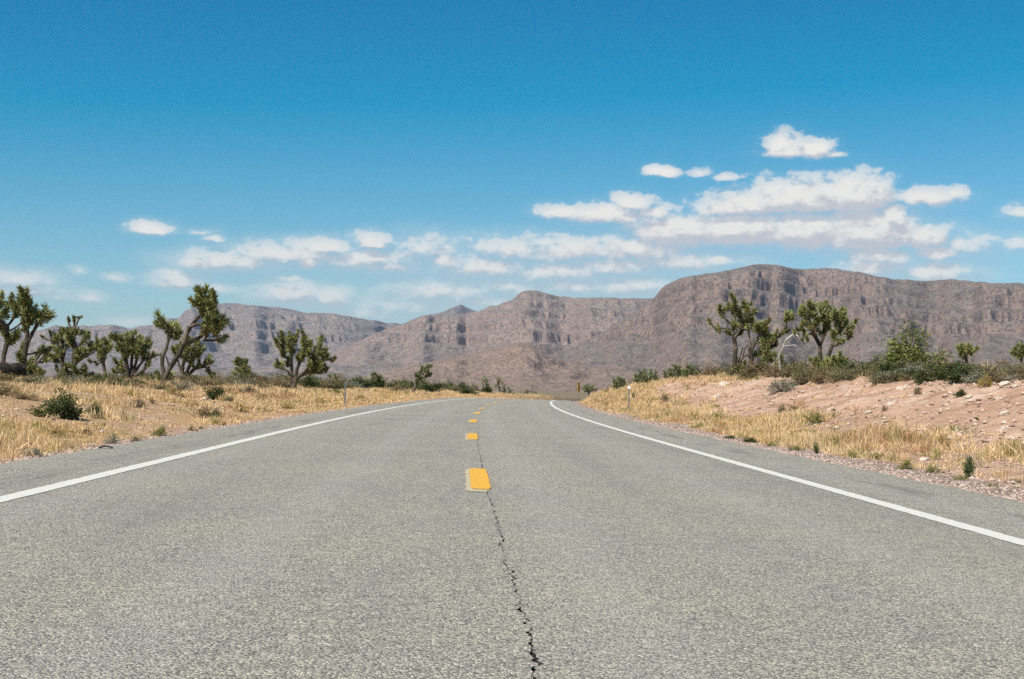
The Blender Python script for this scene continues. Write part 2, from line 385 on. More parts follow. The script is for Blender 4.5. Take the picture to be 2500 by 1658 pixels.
def mat_noise(name, c1, c2, scale, rough=0.9, spec=0.15, bmp=0.0, bdist=0.02, transl=0.0):
    m, t, b = material(name, rough, spec)
    geo = t.new('ShaderNodeNewGeometry'); n = t.noise(geo.outputs['Position'], scale, 4, 0.6)
    r = t.m('MULTIPLY_ADD', t.m('SUBTRACT', geo.outputs['Random Per Island'], 0.5), 0.7, n)
    c = t.mix(t.ss(r, 0.2, 0.8), c1, c2)
    t.l.new(c, b.inputs['Base Color'])
    if transl > 0:
        tr = t.new('ShaderNodeBsdfTranslucent'); t.l.new(c, tr.inputs[0])
        mx = t.new('ShaderNodeMixShader'); mx.inputs[0].default_value = transl
        t.l.new(b.outputs[0], mx.inputs[1]); t.l.new(tr.outputs[0], mx.inputs[2])
        t.l.new(mx.outputs[0], t.n['Material Output'].inputs[0])
    if bmp: bump(t, b, n, bmp, bdist)
    return m
def mat_tint(name, transl=0.25):
    m, t, b = material(name, 0.85, 0.15)
    at_ = t.new('ShaderNodeAttribute'); at_.attribute_name = 'tint'
    geo = t.new('ShaderNodeNewGeometry')
    v = t.mr(geo.outputs['Random Per Island'], 0, 1, 0.75, 1.2)
    cb = t.new('ShaderNodeCombineColor'); [t.l.new(v, cb.inputs[k]) for k in range(3)]
    c = t.mix(1.0, at_.outputs['Color'], cb.outputs[0], 'MULTIPLY')
    t.l.new(c, b.inputs['Base Color'])
    tr = t.new('ShaderNodeBsdfTranslucent'); t.l.new(c, tr.inputs[0])
    mx = t.new('ShaderNodeMixShader'); mx.inputs[0].default_value = transl
    t.l.new(b.outputs[0], mx.inputs[1]); t.l.new(tr.outputs[0], mx.inputs[2]); t.l.new(mx.outputs[0], t.n['Material Output'].inputs[0])
    return m
M_GROUND, M_ASPH = mat_ground(), mat_asphalt()
M_WHITE = mat_paint('white_road_paint', (0.575, 0.56, 0.50), 0.575, 0.73)
M_YELLOW = mat_paint('yellow_road_paint', (0.66, 0.345, 0.03), 0.55, 0.72)
M_OLD = mat_paint('faded_old_paint', (0.50, 0.42, 0.25), 0.52, 0.62)
M_CRACK = mat_noise('crack_dark', (0.012, 0.012, 0.011), (0.035, 0.033, 0.03), 30)  # near-black colour for the crack's walls and floor
M_BARK = mat_noise('joshua_bark', (0.050, 0.040, 0.029), (0.135, 0.105, 0.078), 9.0, bmp=1.0, bdist=0.04)
M_DEADWOOD = mat_noise('bleached_wood', (0.22, 0.19, 0.16), (0.42, 0.38, 0.33), 5.0, bmp=0.6)
M_LEAF = mat_noise('joshua_leaves', (0.075, 0.100, 0.028), (0.36, 0.355, 0.12), 3.0, 0.55, 0.35, transl=0.12)
M_LEAF2 = mat_noise('far_joshua_leaves', (0.085, 0.105, 0.042), (0.24, 0.255, 0.105), 3.0, 0.6, 0.3, transl=0.1)
M_DEADLEAF = mat_noise('dry_joshua_leaves', (0.15, 0.105, 0.055), (0.33, 0.24, 0.10), 3.0)

# ------------------------------------------------------------------ ground sheet
def spaced(a, b, step0, growth, cap=1e9):
    v = [a]; s = step0
    while v[-1] < b: v.append(v[-1] + s); s = min(s * growth, cap)
    return np.array(v)
yr = np.concatenate([np.arange(-40, 4, 4.0), np.arange(4, 34, 0.12), spaced(34, 14000, 0.13, 1.011)])
tcp = np.concatenate([np.arange(4.6, 17.5, 0.13), spaced(17.5, 9000, 0.2, 1.12)])
tcn = -np.concatenate([np.arange(4.6, 15.0, 0.15), spaced(15.0, 9000, 0.2, 1.12)])[::-1]
tc = np.concatenate([tcn, [-3.0, 0.0, 3.0], tcp])
YY, TT = np.meshgrid(yr, tc, indexing='ij'); XX = xc(YY) + TT
ZZ = ground_z(XX, YY)
me = mesh_np('ground', np.stack([XX, YY, ZZ], -1).reshape(-1, 3), grid_faces(len(yr), len(tc)), True, [M_GROUND], uv=np.stack([TT, YY], -1).reshape(-1, 2))
tag(link('ground', me), kind='structure')

# ------------------------------------------------------------------ road with its open crack
CRK_PX = [(1170,1070),(1166,1085),(1176,1131),(1181,1160),(1187,1195),(1197,1220),(1207,1251),(1216,1283),(1224,1314),(1222,1337),(1238,1356),(1230,1370),
          (1247,1399),(1249,1434),(1265,1453),(1263,1480),(1280,1504),(1296,1538),(1294,1581),(1302,1608),(1318,1624),(1294,1641),(1310,1690)]
def road_hit(px, py):
    d = ray(px, py)
    s = -(CAM[2] - KS * (CAM[0] - 0.165)) / (d[2] + KS * d[0])
    return CAM + d * s
crk = np.array([road_hit(*p)[:2] for p in CRK_PX]); crk = crk[np.argsort(crk[:, 1])]
for k in range(1, len(crk)):
    if crk[k, 1] <= crk[k - 1, 1]: crk[k, 1] = crk[k - 1, 1] + 0.02
ry = np.concatenate([np.arange(-15, 3.6, 0.6), np.arange(3.6, 16, 0.02), np.arange(16, 34, 0.05), spaced(34, 420, 0.3, 1.02, 3.0)])
ctr = np.interp(ry, crk[:, 1], crk[:, 0] - xc(crk[:, 1])) + 0.012 * vnoise(ry * 14, 0 * ry, 21) + 0.010 * vnoise(ry * 37, 0 * ry, 22)
hw = 0.0034 + 0.0042 * vnoise(ry * 9, 3 + 0 * ry, 23) + 0.004 * vnoise(ry * 31, 5 + 0 * ry, 24)
hw = np.clip(hw, 0.0008, None) * np.interp(ry, [3.6, 4.4, 5.5, 12, 16, 30, 34], [1.1, 1.4, 1.1, 0.9, 0.8, 0.6, 0.0]) + 0.0004
hw = np.where(ry < 3.6, 0.0004, hw)
offs = [-4.8, -4.0, -3.5, -2.0, -1.0, -0.45, None, None, None, None, 0.75, 1.5, 2.5, 3.5, 4.2, 5.03]
nR = len(ry); cols = []
edL = 0.05 * vnoise(ry * 0.8, 0 * ry, 31) + 0.03 * vnoise(ry * 4, 0 * ry, 32); edR = 0.05 * vnoise(ry * 0.8, 9 + 0 * ry, 31) + 0.03 * vnoise(ry * 4, 9 + 0 * ry, 32)
def zroad(t, y): return zr(y) - KS * t
def addcol(t, dz): cols.append(np.stack([xc(ry) + t, ry, zroad(t, ry) + dz], -1)); tcols.append(t)
tcols = []
addcol(-4.85 + edL, -0.16); addcol(-4.8 + edL, 0)
for v in (-4.0, -3.5, -2.0, -1.0, -0.35): addcol(np.full(nR, v), 0)
addcol(ctr - hw, 0); addcol(ctr - hw * 0.7, -0.03); addcol(ctr + hw * 0.7, -0.03); addcol(ctr + hw, 0)
for v in (0.75, 1.5, 2.5, 3.5, 4.2): addcol(np.full(nR, v), 0)
addcol(5.03 + edR, 0); addcol(5.08 + edR, -0.16)
V = np.stack(cols, 1); nC = V.shape[1]
uvr = np.stack([np.stack(tcols, 1), np.repeat(ry[:, None], nC, 1)], -1)
me = mesh_np('road', V.reshape(-1, 3), grid_faces(nR, nC), False, [M_ASPH, M_CRACK], uv=uvr.reshape(-1, 2))
mi = np.zeros((nR - 1, nC - 1), np.int32); mi[:, 7:10] = 1
me.polygons.foreach_set('material_index', mi.ravel())
road = tag(link('road', me), kind='structure')

def stripe(name, t0, t1, y0, y1, mat, lift, step, jag, seed, parent):
    ys = np.arange(y0, y1 + 1e-6, step) if step < 5 else np.array([y0, y1])
    a = t0 + jag * vnoise(ys * 11, 0 * ys, seed) + jag * .6 * vnoise(ys * 41, 0 * ys, seed + 1)
    b = t1 + jag * vnoise(ys * 11, 0 * ys + 7, seed) + jag * .6 * vnoise(ys * 41, 0 * ys + 7, seed + 1)
    if y1 - y0 < 10:
        e = 0.035 * np.clip(1 - np.minimum(ys - y0, ys[-1] - ys) / 0.22, 0, 1) ** 2; a, b = a + e, b - e      # rounded ends
    cc = [np.stack([xc(ys) + q, ys, zroad(q, ys) + lift], -1) for q in (a, a * .66 + b * .34, a * .34 + b * .66, b)]
    uvs = [np.stack([q, ys], -1) for q in (a, a * .66 + b * .34, a * .34 + b * .66, b)]
    me = mesh_np(name, np.stack(cc, 1).reshape(-1, 3), grid_faces(len(ys), 4), False, [mat], uv=np.stack(uvs, 1).reshape(-1, 2))
    return link(name, me, parent)
def line_obj(name, side, seed):
    o = stripe(name, side * 3.5 - 0.085, side * 3.5 + 0.085, -12, 400, M_WHITE, 0.004, 0.12, 0.006, seed, road)
    return o
line_obj('edge_line', -1, 41); line_obj('edge_line', 1, 45)
for k in range(18):
    y0 = 12.75 + 12.2 * k
    stripe('old_centre_dash', -0.135, 0.075, y0 - 0.28, y0 + 3.2, M_OLD, 0.004, 0.08, 0.008, 60 + k, road)
    stripe('centre_dash', -0.088, 0.098, y0, y0 + 3.25, M_YELLOW, 0.008, 0.04, 0.006, 90 + k, road)

# ------------------------------------------------------------------ mountains
def mat_rock(name, lo, hi, red, veg, sc):
    m, t, b = material(name, 0.95, 0.05)
    g_ = t.new('ShaderNodeNewGeometry'); geo = g_.outputs['Position']
    s = t.new('ShaderNodeSeparateXYZ'); t.l.new(geo, s.inputs[0])
    nz = t.new('ShaderNodeSeparateXYZ'); t.l.new(g_.outputs['True Normal'], nz.inputs[0])
    w = t.noise(geo, 0.004 * sc, 4, 0.6)
    zz = t.m('MULTIPLY_ADD', w, 90.0, s.outputs[2])
    band = t.new('ShaderNodeCombineXYZ'); t.l.new(t.m('MULTIPLY', zz, 0.03 * sc), band.inputs[2])
    bn = t.noise(band.outputs[0], 1.0, 5, 0.7)
    n2 = t.noise(geo, 0.012 * sc, 6, 0.65); n3 = t.noise(geo, 0.06 * sc, 3, 0.7)
    c = t.mix(t.ss(n2, 0.3, 0.7), lo, hi)
    c = t.mix(t.m('MULTIPLY', t.ss(bn, 0.50, 0.66), 0.5), c, red)
    c = t.mix(t.m('MULTIPLY', t.ss(bn, 0.46, 0.34), 0.35), c, tuple(v * 0.55 for v in lo))
    steep = t.ss(nz.outputs[2], 0.80, 0.55)
    c = t.mix(t.m('MULTIPLY', steep, 0.45), c, red)
    c = t.mix(t.m('MULTIPLY', t.ss(n3, 0.50, 0.60), 0.85), c, veg)
    c = t.mix(t.m('MULTIPLY', t.ss(n3, 0.44, 0.30), 0.4), c, hi)
    t.l.new(c, b.inputs['Base Color'])
    n4 = t.noise(geo, 0.17 * sc, 3, 0.7)
    bump(t, b, t.m('ADD', n2, t.m('ADD', t.m('MULTIPLY', n3, 0.4), t.m('MULTIPLY', n4, 0.2))), 0.9, 26.0 / sc)
    return m
def mountain(name, prof, D, L, seed, mat, n=620, rows=170, terr=0.8, nlay=7, gully=0.13, pw=1.5, arc0=230.0, lowfrac=0.25):
    P = np.array(prof, float)
    px = np.linspace(P[0, 0], P[-1, 0], n); py = np.interp(px, P[:, 0], P[:, 1])
    w = 4; ker = np.ones(w) / w
    py = np.concatenate([py[:w], np.convolve(py, ker, 'same')[w:-w], py[-w:]])
    py = py + 1.3 * fbm(px * 0.05, 0 * px, 4, seed)
    dirs = np.array([ray(a, b) for a, b in zip(px, py)]); hz = np.hypot(dirs[:, 0], dirs[:, 1])
    ux, uy, sl_ = dirs[:, 0] / hz, dirs[:, 1] / hz, dirs[:, 2] / hz
    Dd = D * (1 + 0.05 * fbm(px * 0.006, 0 * px, 3, seed + 50))
    H = np.maximum(CAM[2] + Dd * sl_ + 6, 2)                 # ridge height over the plain
    Hm = H.max()
    v = np.concatenate([np.linspace(-0.30, -0.02, 8), np.linspace(0, 1, rows) ** 1.15])
    Vv, I = np.meshgrid(v, np.arange(n), indexing='ij')
    arc = np.arctan2(ux, uy)[None, :] * D
    rd = Vv * L
    wob = 130 * fbm(arc / 700, rd / 900, 3, seed + 9)
    rg = lambda wl, k: 1 - np.abs(vnoise((arc + wob) / wl, rd / (wl * 2.2) + wob / 400, seed + k)) * 2
    spur = 0.55 * rg(arc0 * 2.6, 1) + 0.30 * rg(arc0 * 1.05, 2) + 0.20 * rg(arc0 * 0.42, 3) + 0.11 * rg(arc0 * 0.18, 4)
    body = np.clip(Vv * 5, 0, 1) * np.clip((1 - Vv) * 1.6, 0, 1)
    vv = np.clip(np.clip(Vv, 0, 1) - body * gully * (spur - 0.35), 0, 1)
    h = (1 - vv) ** pw
    h = np.where(Vv < 0, np.clip(1 + Vv * 1.2, 0, 1), h)
    Z = h * H[None, :]
    # horizontal strata: benches and cliffs at common heights above the foot slope
    tilt = 10 * fbm(arc / 900, rd / 1500, 2, seed + 4)
    for (nl, kk, lo, hi) in ((nlay, terr, 0.36, 0.58), (nlay * 3.3, terr * 0.7, 0.30, 0.65)):
        s = (Z + tilt) / Hm * nl
        f = s - np.floor(s); st = (np.floor(s) + sstep(f, lo, hi)) / nl * Hm - tilt
        k = kk * sstep(Z / Hm, lowfrac, lowfrac + 0.15) * sstep(Vv, 0.0, 0.05) * np.clip(0.75 + 0.8 * vnoise(arc / 420, rd / 700, seed + 21), 0.15, 1)
        Z = Z * (1 - k) + st * k
    lim = H[None, :] * (1 - 0.75 * np.clip(Vv, 0, 1))
    Z = np.where(Vv > 0, np.minimum(Z, lim), Z)
    Z = Z + np.clip(Vv * 8, 0, 1) * Hm * (0.007 * fbm(arc / 45, rd / 60, 4, seed + 6) + 0.010 * fbm(arc / 150, rd / 220, 3, seed + 7))
    R = Dd[None, :] - L * Vv
    Z = Z - 8
    X = CAM[0] + ux[None, :] * R; Y = CAM[1] + uy[None, :] * R
    me = mesh_np(name, np.stack([X, Y, Z], -1).reshape(-1, 3), grid_faces(len(v), n), True, [mat])
    return tag(link(name, me), kind='structure')
MR = mat_rock('mesa_rock', (0.195, 0.148, 0.122), (0.30, 0.23, 0.188), (0.31, 0.20, 0.155), (0.105, 0.093, 0.072), 1.0)
MF = mat_rock('foothill_rock', (0.19, 0.138, 0.11), (0.295, 0.212, 0.165), (0.31, 0.185, 0.14), (0.10, 0.086, 0.062), 2.0)
ML = mat_rock('far_rock', (0.17, 0.138, 0.124), (0.275, 0.225, 0.195), (0.275, 0.205, 0.17), (0.10, 0.095, 0.085), 0.8)
mountain('mountain_range', [(-700,845),(-300,830),(0,815),(96,806),(134,794),(159,798),(198,794),(255,794),(271,792),(319,804),(338,797),(383,790),(402,777),(437,775),(446,760),(468,748),(488,742),(560,738),(613,744),(678,750),(717,755),(744,763),(810,765),(863,773),(917,782),(942,787),(982,790),(1050,806),(1150,830),(1300,860)],
         10500, 3600, 101, ML, nlay=7, gully=0.17, pw=1.35, arc0=300)
mountain('mountain_peak', [(900,820),(980,792),(1021,774),(1045,767),(1069,764),(1090,758),(1110,748),(1124,743),(1138,748),(1153,756),(1175,764),(1230,790),(1300,820)],
         12500, 2500, 131, ML, n=200, rows=70, terr=0.3, gully=0.25)
mountain('mesa', [(780,880),(860,838),(940,802),(982,789),(995,786),(1021,775),(1037,770),(1069,768),(1110,768),(1153,761),(1175,757),(1193,747),(1214,744),(1249,731),(1259,721),(1274,711),(1289,707),(1310,709),(1335,716),(1348,719),(1382,725),(1432,726),(1496,727),(1559,727),(1597,728),(1700,722),(1900,720),(2100,740)],
         8200, 3200, 151, MR, nlay=8, gully=0.10, pw=1.25, arc0=240)
MRD = mat_rock('dark_mesa_rock', (0.145, 0.112, 0.092), (0.235, 0.183, 0.15), (0.275, 0.175, 0.132), (0.085, 0.077, 0.060), 1.0)
mountain('mesa', [(1180,905),(1280,880),(1380,850),(1460,815),(1530,772),(1575,742),(1597,726),(1607,712),(1620,697),(1638,687),(1676,675),(1733,665),(1790,657),(1828,647),(1866,644),(1904,648),(1942,654),(1980,656),(2015,653),(2057,658),(2106,664),(2133,672),(2171,679),(2247,685),(2304,682),(2334,681),(2361,685),(2437,690),(2500,690),(2650,700),(2900,740),(3300,800)],
         6600, 3000, 171, MRD, n=860, nlay=9, gully=0.11, pw=1.15, arc0=220)
mountain('foothill', [(700,930),(850,922),(960,900),(1060,880),(1140,862),(1200,848),(1245,838),(1270,835),(1300,842),(1335,862),(1380,876),(1450,892),(1520,904),(1650,916),(1800,926),(2000,936)],
         3900, 1500, 191, MF, terr=0.15, gully=0.34, pw=1.1, arc0=170, lowfrac=0.5)
mountain('foothill', [(-900,925),(-400,912),(0,906),(200,898),(420,893),(600,896),(760,884),(900,892),(1010,905),(1100,922),(1200,935)],
         5200, 1900, 211, ML, terr=0.15, gully=0.34, pw=1.2, arc0=200, lowfrac=0.5)

# ------------------------------------------------------------------ Joshua trees
def unit(v):
    v = np.asarray(v, float); return v / (np.linalg.norm(v) + 1e-9)
def perp(d):
    a = np.array([0, 0, 1.0]) if abs(d[2]) < 0.9 else np.array([1.0, 0, 0])
    u = unit(np.cross(d, a)); return u, np.cross(d, u)
def rosette_arrays(c, d, size, nb, r):
    """blades of one leaf clump: returns bases, dirs, lengths, widths"""
    d = unit(d); u, w = perp(d)
    ax = r.uniform(-0.75, 0.25, nb)                       # position along the stem, old leaves lowest
    ang = r.uniform(0, 2 * math.pi, nb)
    tilt = np.radians(np.clip(62 - 62 * (ax + 0.45) + r.normal(0, 16, nb), 4, 125))
    rad = np.cos(ang)[:, None] * u + np.sin(ang)[:, None] * w
    D = np.cos(tilt)[:, None] * d + np.sin(tilt)[:, None] * rad
    B = c + d * (ax * size * 0.95)[:, None] + rad * size * 0.06
    Ln = size * r.uniform(0.40, 0.70, nb)
    return B, D, Ln
def blades_mesh(name, B, D, Ln, W, mat, droop=0.0, r=rng, colors=None):
    n = len(B)
    S = np.cross(D, r.normal(0, 1, (n, 3))); S /= np.linalg.norm(S, axis=1)[:, None] + 1e-9
    mid = B + D * (Ln * 0.38)[:, None]; tip = B + D * Ln[:, None]; tip[:, 2] -= droop * Ln
    Vv = np.stack([B, mid + S * (W * 0.5)[:, None], tip, mid - S * (W * 0.5)[:, None]], 1).reshape(-1, 3)
    F = np.arange(n * 4).reshape(n, 4)
    return mesh_np(name, Vv, F, False, [mat], colors=None if colors is None else np.repeat(colors, 4, 0))
def tubes_mesh(name, segs, mat, sides=6, r=rng):
    Vs, Fs = [], []; o = 0
    a = np.arange(sides) * 2 * math.pi / sides
    for (p, q, r0, r1) in segs:
        d = unit(q - p); u, w = perp(d); ring = np.cos(a)[:, None] * u + np.sin(a)[:, None] * w
        j0, j1 = 1 + r.uniform(-.16, .16, sides), 1 + r.uniform(-.16, .16, sides)
        Vs.append(p - d * r0 * 0.3 + ring * (r0 * j0)[:, None]); Vs.append(q + d * r1 * 0.3 + ring * (r1 * j1)[:, None])
        k = np.arange(sides); k2 = (k + 1) % sides
        Fs.append(np.stack([o + k, o + k2, o + sides + k2, o + sides + k], -1)); o += 2 * sides
    return mesh_np(name, np.concatenate(Vs), np.concatenate(Fs), True, [mat])

def joshua(label, dist, limbs, ros=(), blobs=(), conv=None, size=0.40, tipr=0.045, seed=0, nb=105, leaf=None, bark=None, skirt=True, group=None, name='joshua_tree', rscale=1.0, spread=0.5):
    """limbs: polylines traced in photo pixels (first one starts at the foot); ros: leaf clumps (x, y[, scale]); blobs: (x, y, rx, ry, n)"""
    r = np.random.default_rng(1000 + seed)
    cv = conv or (lambda x, y: (x, y)); mpp = dist / FPX
    nodes, par = [], []
    def P(x, y, dy=0.0):
        a, b = cv(x, y); return at(a, b, dist) + np.array([0, dy, 0])
    foot = P(*limbs[0][0])
    gz = float(ground_z(foot[0], foot[1])); foot = np.array([foot[0], foot[1], gz - 0.08])
    nodes.append(foot); par.append(-1)
    def nearest(p, up=True):
        N = np.array(nodes); d = np.linalg.norm((N - p) * np.array([1, 0.7, 1]), axis=1)
        if up: d = d + np.where(N[:, 2] > p[2] - 0.05, 0.8, 0) + 0.35 * np.maximum(0, 0.5 - np.arange(len(N)) / 4.0)
        return int(np.argmin(d))
    for li, L_ in enumerate(limbs):
        pts = [P(*q) for q in L_]
        dyv = 0.0 if li == 0 else r.normal(0, spread * 0.6)
        if li == 0: cur = 0; pts = pts[1:]
        else:
            cur = nearest(pts[0], up=False)
        p0 = nodes[cur]
        for j, q in enumerate(pts):
            q = q + np.array([0, (p0[1] - dist) + dyv * (j + 1) / len(pts), 0])
            prev = nodes[cur]; ns = max(1, int(np.linalg.norm(q - prev) / 0.35))
            if np.linalg.norm(q - prev) < 0.04: continue
            for s_ in range(1, ns + 1):
                pp = prev + (q - prev) * s_ / ns + (r.normal(0, 0.018, 3) if s_ < ns else 0)
                nodes.append(pp); par.append(cur); cur = len(nodes) - 1
    nl = len(nodes)
    tg = []
    for q in ros:
        sc = q[2] if len(q) > 2 else 1.0
        a, b = cv(q[0], q[1]); p = at(a, b, dist)
        k = nearest(p); dy = nodes[k][1] - dist
        p = p + np.array([0, dy + r.normal(0, 0.22 + 0.25 * spread), 0]); tg.append((p, sc))
        for _q in range(1 + (r.random() < 0.4)) if sc > 0.7 else (): tg.append((p + r.normal(0, 1, 3) * size * np.array([0.6, 0.8, 0.5]) + np.array([0, 0, -0.1 * size]), sc * 0.85))
    for (bx, by, rx, ry_, nn) in blobs:
        c0_ = cv(bx, by); c1_ = cv(bx + rx, by + ry_); hx, hy = abs(c1_[0] - c0_[0]), abs(c1_[1] - c0_[1])
        m_ = 0
        cand = []
        while len(cand) < nn and m_ < nn * 60:
            m_ += 1
            u_ = r.uniform(-1, 1, 3)
            rr = np.linalg.norm(u_)
            if rr > 1 or rr < 0.25: continue
            q = at(c0_[0] + u_[0] * hx, c0_[1] + u_[1] * hy, dist) + np.array([0, u_[2] * hx * mpp, 0])
            if any(np.linalg.norm(q - e) < size * 0.62 * rscale for e in cand): continue
            cand.append(q)
        tg += [(q, r.uniform(0.85, 1.12)) for q in cand]
    tg.sort(key=lambda e: np.linalg.norm(e[0] - foot))
    tips = []
    for p, sc in tg:
        k = nearest(p); a = nodes[k]; dv = p - a
        if np.linalg.norm(dv) > 0.16:
            m1 = a + dv * np.array([0.45, 0.45, 0.30]) + r.normal(0, 0.02, 3); m2 = a + dv * np.array([0.82, 0.82, 0.66]) + r.normal(0, 0.02, 3)
            c_ = k
            for q in (m1, m2, p):
                nodes.append(q); par.append(c_); c_ = len(nodes) - 1
            dirv = unit(nodes[c_] - nodes[par[c_]])
        else:
            c_ = k; dirv = unit(dv + np.array([0, 0, 0.2]))
        tips.append((p, unit(dirv + np.array([0, 0, 0.25])), sc, c_))
    N = np.array(nodes); n = len(N)
    rad = np.zeros(n); kids = [0] * n
    for i in range(1, n): kids[par[i]] += 1
    acc = np.zeros(n)
    for i in range(n - 1, 0, -1):
        if kids[i] == 0: acc[i] = max(acc[i], tipr ** 3.0)
        acc[par[i]] += acc[i] * 1.01
    rad = np.minimum(np.maximum(acc, tipr ** 3.0) ** (1 / 3.0), 0.13) * rscale
    root = bpy.data.objects.new(name, None); COL.objects.link(root); root.location = foot
    root.empty_display_size = 0.2
    segs = [(N[par[i]] - foot, N[i] - foot, rad[par[i]] * (1.12 if par[i] == 0 else 1.0), rad[i]) for i in range(1, n)]
    link('trunk', tubes_mesh('trunk', segs, bark or M_BARK, 7, r), root)
    if tips:
        Bs, Ds, Ls = [], [], []
        for p, d, sc, k in tips:
            B, Dd, Ln = rosette_arrays(p - foot, d, size * 1.10 * sc * r.uniform(0.88, 1.12), nb, r); Bs.append(B); Ds.append(Dd); Ls.append(Ln)
        B, Dd, Ln = map(np.concatenate, (Bs, Ds, Ls))
        tag(link('crown', blades_mesh('crown', B, Dd, Ln, size * r.uniform(0.085, 0.14, len(B)), leaf or M_LEAF, r=r), root), kind='stuff')
        if skirt:
            Bs, Ds, Ls = [], [], []
            for p, d, sc, k in tips:
                q = N[par[k]] if par[k] >= 0 else N[k]
                m_ = max(8, nb // 3); f = r.uniform(0.1, 1.0, m_)
                B = (p + (q - p) * f[:, None] * min(1.0, 0.6 * size / (np.linalg.norm(q - p) + 1e-6)) * 1.6) - foot
                rd = r.normal(0, 1, (m_, 3)); rd -= np.outer(rd @ d, d); rd /= np.linalg.norm(rd, axis=1)[:, None] + 1e-9
                Bs.append(B); Ds.append(rd * 0.75 - d * 0.65); Ls.append(size * r.uniform(0.3, 0.55, m_))
            B, Dd, Ln = map(np.concatenate, (Bs, Ds, Ls))
            tag(link('dead_leaf_skirt', blades_mesh('dead_leaf_skirt', B, Dd, Ln, size * r.uniform(0.07, 0.11, len(B)), M_DEADLEAF, r=r), root), kind='stuff')
    tag(root, label, 'joshua tree', group)
    return root
R1 = lambda x, y: (x / 3.1367, 650 + y / 3.1367)
R2 = lambda x, y: (500 + x / 3.92, 650 + y / 3.92)
R3 = lambda x, y: (900 + x / 4.73, 800 + y / 4.73)
R4 = lambda x, y: (1300 + x / 4.48, 800 + y / 4.48)
R5 = lambda x, y: (1700 + x / 4.48, 680 + y / 4.48)
R6 = lambda x, y: (2000 + x / 3.336, 780 + y / 3.336)
R8 = lambda x, y: (1700 + x / 2.956, 900 + y / 2.956)
L0 = lambda x, y: (x / 5.807, 690 + y / 5.807)
L1 = lambda x, y: (90 + x / 7.126, 740 + y / 7.126)

joshua('Joshua tree cut by the left picture edge, big dark leaf clumps on a leaning trunk', 70,
       [[(40,1300),(45,1150),(55,1030),(95,880),(112,740),(118,600)],[(118,590),(160,520),(205,455)],[(110,720),(60,600),(20,480),(10,400)],[(118,700),(180,670),(260,625),(340,550)],[(20,480),(-80,400),(-140,330)]],
       [(20,330,1.35),(-20,230,1.2),(150,320,1.25),(80,400,1.1),(212,445,.8),(30,640,1.0),(75,735,.9),(-110,330,1.2),(-60,430,1.2),(240,700,1.0),(215,800,.9),(345,545,.8),(-160,460,1.1)], conv=L0, size=0.44, seed=1)
joshua('tall upright Joshua tree near left edge with leaf clumps crowded at its top', 72,
       [[(335,1330),(340,1130),(355,1000),(378,850),(388,700),(372,560),(350,430),(340,330)],[(410,820),(470,700),(525,600),(545,530)],[(385,650),(430,520),(450,400),(455,260)],[(375,1020),(430,1005)],[(545,530),(640,460)]],
       [(455,170,1.1),(450,235,1.0),(320,235,1.15),(345,320,1.1),(425,360,1.15),(510,385,1.1),(380,420,1.0),(665,440,1.2),(590,475,1.1),(535,520,1.0),(500,970,1.05),(310,900,.9),(320,1040,.9),(440,440,1.0)], conv=L0, size=0.46, seed=2)
joshua('small spreading Joshua tree with thin forked arms beside the tall left one', 78,
       [[(430,1400),(450,1230),(520,1090),(590,980),(615,935)],[(470,1200),(560,1130),(640,1040)],[(440,1260),(410,1180),(380,1130)],[(450,1330),(540,1310),(620,1270)]],
       [(620,930,.95),(655,1030,.95),(400,1150),(345,1170),(435,1120),(640,1245,.9),(590,1285,.9),(545,1240,.9),(500,1320,.9),(570,1340,.9),(310,1210),(350,1280),(500,1190,.9)], conv=L0, size=0.40, seed=3)
joshua('open-branched Joshua tree with bare twisted twigs on its left side', 80,
       [[(475,1330),(440,1120),(440,1000),(470,870),(510,740),(560,640)],[(430,1040),(330,1015),(260,960)],[(460,900),(400,800),(330,700),(310,580)],[(400,800),(290,790),(215,650),(130,625),(70,580)],[(215,650),(205,560),(195,480)],[(470,870),(440,760),(400,640)]],
       [(300,955),(245,925,.9),(335,990,.9),(265,775,.9),(235,685,.8),(400,795),(345,815),(310,560,1.0),(480,560),(480,480,.95),(440,680,.9),(400,635,.8),(540,720),(380,860,.9),(60,575,.5),(200,480,.5),(330,560,.9)], conv=L1, size=0.36, seed=4)
joshua('thick-stemmed Joshua tree with three thin bare prongs on top', 76,
       [[(625,1330),(640,1100),(650,950),(675,800),(655,690),(625,600),(620,500)],[(610,470),(560,360),(545,270)],[(625,450),(640,340),(640,240)],[(640,470),(700,380),(735,300),(742,240)],[(690,820),(790,690),(850,580)],[(680,930),(760,850),(840,780)],[(660,1080),(720,1030),(850,950),(1000,870),(1065,830)],[(640,1200),(740,1180),(850,1220)]],
       [(660,505,1.25),(585,480,1.0),(540,268,.55),(640,255,.6),(741,235,.5),(835,585,1.1),(875,550,1.0),(840,790,1.15),(795,850,1.05),(875,735,1.0),(900,855,1.0),(700,1150),(765,1200),(850,1230),(525,1180,.9),(540,1080,.9),(800,1130),(940,1250,.9),(700,1250),(560,560,1.0),(580,640,.9),(620,560,1.0),(800,960,.9)], conv=L1, size=0.38, seed=5)
joshua('small round-headed Joshua tree on one slim trunk, rusty dry leaves in its crown', 96,
       [[(1175,1330),(1165,1100),(1155,1000),(1140,900)],[(1155,1000),(1050,1080),(990,1010)]], [(960,1010,.8),(1240,1300,.9)], [(1160,790,165,190,24)], conv=L1, size=0.40, seed=6)
